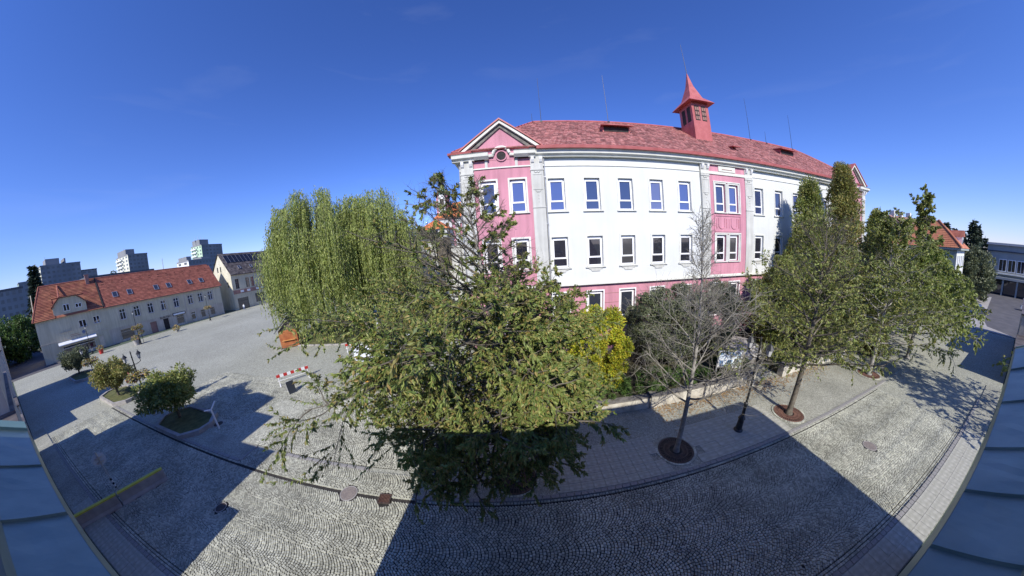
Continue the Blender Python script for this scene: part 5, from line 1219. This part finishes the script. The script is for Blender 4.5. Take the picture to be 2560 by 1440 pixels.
lamp(-72.7, 37.9, 'lamp with flower basket near the right end of the long red roofed house', 2, h=5.6, single=True)
lamp(-74.6, 55.5, 'lamp before the house with solar panels', 0, h=5.6, single=True)
lamp(-77.6, 13.9, 'short black lamp by the awning of the corner house', 0, h=4.6, single=True)
lamp(-84.0, 9.8, 'lamp with a small flower basket at the corner house\'s left end', 1, h=5.4, single=True)
def tub(x, y, label, m='concrete', r=.42, h=.5, fr=.55):
    t = thing('flower_tub', label, 'planter', (x, y, 0)); obj('tub', MB().lathe([(r*.8,0),(r,h),(r*.86,h),(r*.8,h-.06)], 14), MT[m], t)
    flower_ball('flowers', 0, 0, h+fr*.5, fr, int(abs(x)), t); return t
tub(-70.5, 28.7, 'flower tub with greenery on the square before the long house', fr=.7)
tub(-69.4, 20.1, 'pale stone flower tub at the foot of the flowered lamp', r=.6, h=1.0, fr=.7)
tub(-73.2, 14.6, 'dark red flower tub by the corner house awning', 'red', fr=.6, h=.8)
fc = thing('flower_column', 'hanging flower column on the lamp before the long house', 'flowers', (-68.9, 21.2, 0)); obj('stand', MB().tube([(0,0,0),(0,0,3.2)], .05, n=6), MT['black'], fc); flower_ball('flowers', 0, 0, 2.2, .55, 3, fc); flower_ball('flowers', 0, 0, 3.3, .6, 4, fc)

ks = thing('market_hut', 'small wooden hut with grey pitched roof beside the willow', 'hut', (-28.2, 24.0, 0), R(38))
for s in range(4):
    for k in range(9):
        mb = MB(); z = .12+k*.24
        (mb.box(-1.1,1.1,-1.1,-1.06,z,z+.225) if s == 0 else mb.box(-1.1,1.1,1.06,1.1,z,z+.225) if s == 1 else mb.box(-1.1,-1.06,-1.06,1.06,z,z+.225) if s == 2 else mb.box(1.06,1.1,-1.06,1.06,z,z+.225))
        obj('board', mb, MT['wood'] if s != 2 else MT['woodlight'], ks)
obj('frame', MB().box(-1.05,1.05,-1.05,1.05,.05,2.25).prism([(-1.1,2.25),(1.1,2.25),(0,3.3)], 'y', -1.08, 1.08), MT['barkdark'], ks)
obj('roof', MB().prism([(-1.5,2.12),(0,3.55),(0,3.66),(-1.6,2.14)], 'y', -1.5, 1.5).prism([(1.5,2.12),(0,3.55),(0,3.66),(1.6,2.14)], 'y', -1.5, 1.5), MT['roofgrey'], ks)
obj('counter', MB().box(-.8,.8,-1.35,-1.1,1.0,1.06), MT['woodlight'], ks)
def striped_barrier(label, a, b, zt=1.05, n=9):
    L = math.dist(a, b); t = thing('road_barrier', label, 'barrier', (a[0], a[1], 0), math.atan2(b[1]-a[1], b[0]-a[0]), 'red and white barrier boards')
    for x in (.12, L-.12): obj('leg', MB().box(x-.03,x+.03,-.03,.03,0,zt).box(x-.05,x+.05,-.35,.35,0,.06), MT['frame'], t)
    for i in range(n): obj('stripe', MB().box(L*i/n, L*(i+1)/n-.004, -.035, -.015, zt-.28, zt-.02), MT['red' if i % 2 == 0 else 'frame'], t)
    obj('rail', MB().box(0,L,-.01,.01,.45,.5), MT['frame'], t)
striped_barrier('red and white barrier board left of the big tree, nearer one', (-20.0,14.4), (-18.3,16.6))
striped_barrier('red and white barrier board near the lawn edge, farther one', (-18.0,22.0), (-16.0,23.9), 1.0)
st = thing('market_stall', 'market stall with white canopy and ochre yellow front behind the leafy tree', 'stall', (-12.1, 15.9, 0), math.atan2(1.8, 2.75))
obj('counter', MB().box(.1,3.2,.1,.9,0,1.0), MT['ochre'], st); obj('front_cloth', MB().box(0,3.3,.0,.05,.95,1.72), MT['ochre'], st)
for x in (.05, 3.2):
    for y in (.1, 2.7): obj('post', MB().tube([(x,y,0),(x,y,1.95+.3*(y>1))], .03, n=6), MT['steel'], st)
obj('canopy', MB().add([(-.25,-.25,1.85),(3.55,-.25,1.85),(3.7,3.1,2.15),(-.4,3.1,2.15),(1.65,1.4,2.75),(-.25,-.25,1.7),(3.55,-.25,1.7),(3.7,3.1,2.0),(-.4,3.1,2.0)],
    [(0,1,4),(1,2,4),(2,3,4),(3,0,4),(5,6,1,0),(6,7,2,1),(7,8,3,2),(8,5,0,3)]), MT['canvas'], st)
st2 = thing('market_stall', 'second white stall roof just behind the first, glimpsed through leaves', 'stall', (-9.6, 20.2, 0), math.atan2(1.8, 2.75))
obj('canopy', MB().add([(0,0,2.0),(2.6,0,2.0),(2.6,2.6,2.0),(0,2.6,2.0),(1.3,1.3,2.8)], [(0,1,4),(1,2,4),(2,3,4),(3,0,4),(3,2,1,0)]), MT['canvas'], st2)
for x in (.1,2.5):
    for y in (.1,2.5): obj('post', MB().tube([(x,y,0),(x,y,2.0)], .03, n=6), MT['steel'], st2)
pu = thing('folded_parasol', 'folded white parasol standing between the lawn and the leafy tree', 'parasol', (-16.3, 26.5, 0))
obj('pole', MB().tube([(0,0,0),(0,0,2.6)], .03, n=6), MT['steel'], pu); obj('base', MB().disc(0,0,.35,0,.1,16), MT['concrete'], pu)
mb = MB(); pr = []
for z, r in ((.7,.26),(1.2,.20),(1.8,.15),(2.3,.08),(2.5,.03)): pr.append((r, z))
mb.lathe(pr, 9); obj('canopy', mb, MT['canvas'], pu)
ab = thing('a_board', 'small folding advertising board left of the big tree', 'board', (-17.8, 13.8, 0), R(60))
obj('panel', MB().add([(-.3,-.28,0),(.3,-.28,0),(.3,-.02,1.0),(-.3,-.02,1.0),(-.3,-.31,0),(.3,-.31,0),(.3,-.05,1.0),(-.3,-.05,1.0)], [(0,1,2,3),(4,7,6,5),(0,4,5,1),(2,6,7,3),(0,3,7,4),(1,5,6,2)]), MT['cardark'], ab)
obj('panel', MB().add([(-.3,.28,0),(.3,.28,0),(.3,.02,1.0),(-.3,.02,1.0),(-.3,.31,0),(.3,.31,0),(.3,.05,1.0),(-.3,.05,1.0)], [(3,2,1,0),(4,5,6,7),(0,4,5,1),(2,6,7,3),(0,3,7,4),(1,5,6,2)]), MT['frame'], ab)
ib = thing('information_board', 'white and blue information board on two posts above the garden wall', 'sign', (13.3, 12.35, .7), math.atan2(-.75, 1.5))
for x in (0, 1.62): obj('post', MB().box(x-.04,x+.04,-.04,.04,-.1,1.9), MT['steel'], ib)
obj('panel', MB().box(.02,1.6,-.07,-.03,.55,1.75), MT['frame'], ib)
for i in range(3):
    for j in range(2): obj('notice', MB().box(.10+i*.5,.54+i*.5,-.085,-.07,.64+j*.55,1.12+j*.55), MT['board'], ib)
bi = thing('round_bin', 'pale grey rounded canopy beyond the gateway between the trees', 'canopy', (18.4, 15.0, 0))
obj('shell', MB().lathe([(1.9,.6),(1.75,1.0),(1.3,1.35),(.7,1.5),(.05,1.55)], 24), MT['concrete'], bi); obj('base', MB().disc(0,0,1.7,0,.62,24), MT['coping'], bi)
bi.name = 'stone_canopy'
yp = thing('forked_post', 'pale grey Y shaped post on the shaded pavement by the nearest planter', 'post', (-19.7, 8.4, .03), R(75))
obj('stem', MB().tube([(0,0,0),(0,0,1.45)], .06, n=8), MT['frame'], yp)
for s in (-1, 1): obj('arm', MB().tube([(0,0,1.43),(s*.42,0,1.43+(.12 if s < 0 else .45))], .05, n=8), MT['frame'], yp)
manhole(-20.35, 8.75, .36, 'dark round cover at the foot of the Y shaped post', 'irondark')
rs_ = thing('road_sign', 'round road sign seen from behind on a banded post by the concrete barrier', 'sign', (-21.1, 2.0, .01))
obj('post', MB().tube([(0,0,.6),(0,0,2.3)], .035, n=8), MT['steel'], rs_)
for i in range(5): obj('band', MB().lathe([(.05,i*.13),(.05,i*.13+.13)], 8), MT['frame' if i % 2 else 'black'], rs_)
q = obj('disc', MB().disc(0,0,.36,0,.02,32), MT['signback'], rs_); q.rotation_euler = (0, R(90), R(-6)); q.location = (-.05, 0, 1.82)
obj('bracket', MB().box(-.05,.06,-.2,.2,1.9,1.94).box(-.05,.06,-.2,.2,1.66,1.70), MT['steel'], rs_)
def jersey(label, a, b):
    L = math.dist(a, b); t = thing('concrete_barrier', label, 'barrier', (a[0], a[1], .01), math.atan2(b[1]-a[1], b[0]-a[0]), 'concrete barriers with yellow tops')
    obj('body', MB().prism([(-.22,0),(.22,0),(.20,.12),(.12,.24),(.10,.68),(-.10,.68),(-.12,.24),(-.20,.12)], 'x', .02, L-.02), MT['concrete'], t)
    obj('yellow_top', MB().box(.02,L-.02,-.105,.105,.68,.75), MT['yellow'], t)
    for x in (L*.25, L*.7): obj('drain_notch', MB().box(x,x+.3,-.23,.23,.0,.05), MT['darkwood'], t)
jersey('concrete barrier with yellow top, nearer the camera building', (-19.75,-.65), (-19.02,1.62)); jersey('concrete barrier with yellow top, farther into the street', (-19.0,1.66), (-18.35,4.0))

# cars
def car(x, y, rz, m, label):
    t = thing('parked_car', label, 'car', (x, y, .02), rz, 'parked cars')
    prof = [(-2.05,.35),(-2.1,.75),(-1.9,.92),(-1.35,.98),(-.75,1.42),(.55,1.46),(1.15,1.02),(1.95,.86),(2.12,.62),(2.08,.35)]
    b = MB(); n = len(prof)
    for yy, sc in ((-.84,1),(.84,1)): b.v += [(p[0], yy*(.82 if p[1] > 1.2 else 1), p[1]) for p in prof]
    b.f += [tuple(range(n)), tuple(range(2*n-1,n-1,-1))] + [(i, i+n, (i+1)%n+n, (i+1)%n) for i in range(n)]; b.m += [0]*(n+2)
    obj('body', b, MT[m], t)
    obj('windscreen', MB().add([(.62,-.66,1.42),(.62,.66,1.42),(1.13,.76,1.05),(1.13,-.76,1.05)],[(0,1,2,3)]), MT['glassmid'], t).location = (.012,0,.012)
    obj('rear_window', MB().add([(-.80,-.66,1.40),(-.80,.66,1.40),(-1.30,.76,1.03),(-1.30,-.76,1.03)],[(0,3,2,1)]), MT['glassmid'], t).location = (-.012,0,.012)
    for s in (-1, 1): obj('side_window', MB().add([(-.68,s*.72,1.38),(.5,s*.72,1.40),(.98,s*.855,1.03),(-1.15,s*.855,1.0)],[(0,1,2,3)]), MT['glassmid'], t)
    for wx_ in (-1.3, 1.3):
        for s in (-1, 1):
            wv = obj('wheel', MB().lathe([(.31,-.09),(.31,.09)], 16), MT['tyre'], t); wv.rotation_euler = (R(90),0,0); wv.location = (wx_, s*.78, .31)
            obj('rim', MB().lathe([(.19,-.1),(.19,.1)], 10), MT['alu'], wv)
    for s in (-1, 1): obj('headlight', MB().box(1.96,2.13,s*.6-.16,s*.6+.16,.62,.76), MT['lampglass'], t)
    return t
car(-122.5, 2.6, R(5), 'carred', 'red car parked by the tree at the far left edge'); car(-131, 4.2, R(5), 'cardark', 'dark car beyond the red one at the far left edge')
car(66.6, 5.6, R(160), 'cardark', 'dark car under the trees on the right, nearer one'); car(71, 6.6, R(160), 'cardark', 'dark car under the trees on the right, farther one')
car(88, -2.5, R(95), 'carlight', 'pale car before the grey modern building')

# person on the far side of the square
def person(x, y, rz, label):
    t = thing('person', label, 'person', (x, y, 0), rz)
    P = [(0,0,.95),(0,0,1.15),(0,.01,1.38),(0,.01,1.52),(0,.03,1.62),(0,.04,1.78),(.19,0,1.42),(.27,.05,1.15),(.24,.22,.98),(-.19,0,1.42),(-.27,-.02,1.15),(-.26,.08,.90),
         (.10,0,.88),(.12,.10,.50),(.12,-.02,.09),(.12,.16,.04),(-.10,0,.88),(-.11,-.06,.50),(-.12,-.22,.10),(-.12,-.06,.04)]
    E = [(0,1),(1,2),(2,3),(3,4),(4,5),(2,6),(6,7),(7,8),(2,9),(9,10),(10,11),(0,12),(12,13),(13,14),(14,15),(0,16),(16,17),(17,18),(18,19)]
    Rr = [.15,.14,.16,.06,.09,.085,.06,.045,.035,.06,.045,.035,.09,.06,.045,.035,.09,.06,.045,.035]
    me = bpy.data.meshes.new('body'); me.from_pydata(P, E, [])
    bm = bmesh.new(); bm.from_mesh(me); ly = bm.verts.layers.skin.verify(); bm.verts.ensure_lookup_table()
    for v, r in zip(bm.verts, Rr): v[ly].radius = (r, r*.85); v[ly].use_root = (v.index == 0)
    bm.to_mesh(me); bm.free(); me.materials.append(MT['cloth'])
    o = inst('body', me, t); o.modifiers.new('skin', 'SKIN').use_smooth_shade = True; o.modifiers.new('sub', 'SUBSURF').levels = 1
    obj('hair', MB().lathe([(.02,.13),(.09,.09),(.105,0),(.09,-.05)], 12, 0, .02, 1.76), MT['black'], t)
    obj('face', MB().lathe([(.05,-.10),(.085,-.04),(.09,.03),(.06,.07)], 12, 0, .055, 1.72), MT['skin'], t)
    obj('trousers', MB().tube([(.10,0,.95),(.12,.10,.50),(.12,-.02,.12)], .115, .075, 8).tube([(-.10,0,.95),(-.11,-.06,.50),(-.12,-.22,.13)], .115, .075, 8), MT['denim'], t)
person(-73.6, 48.6, R(200), 'person in a pale striped top walking before the house with solar panels')
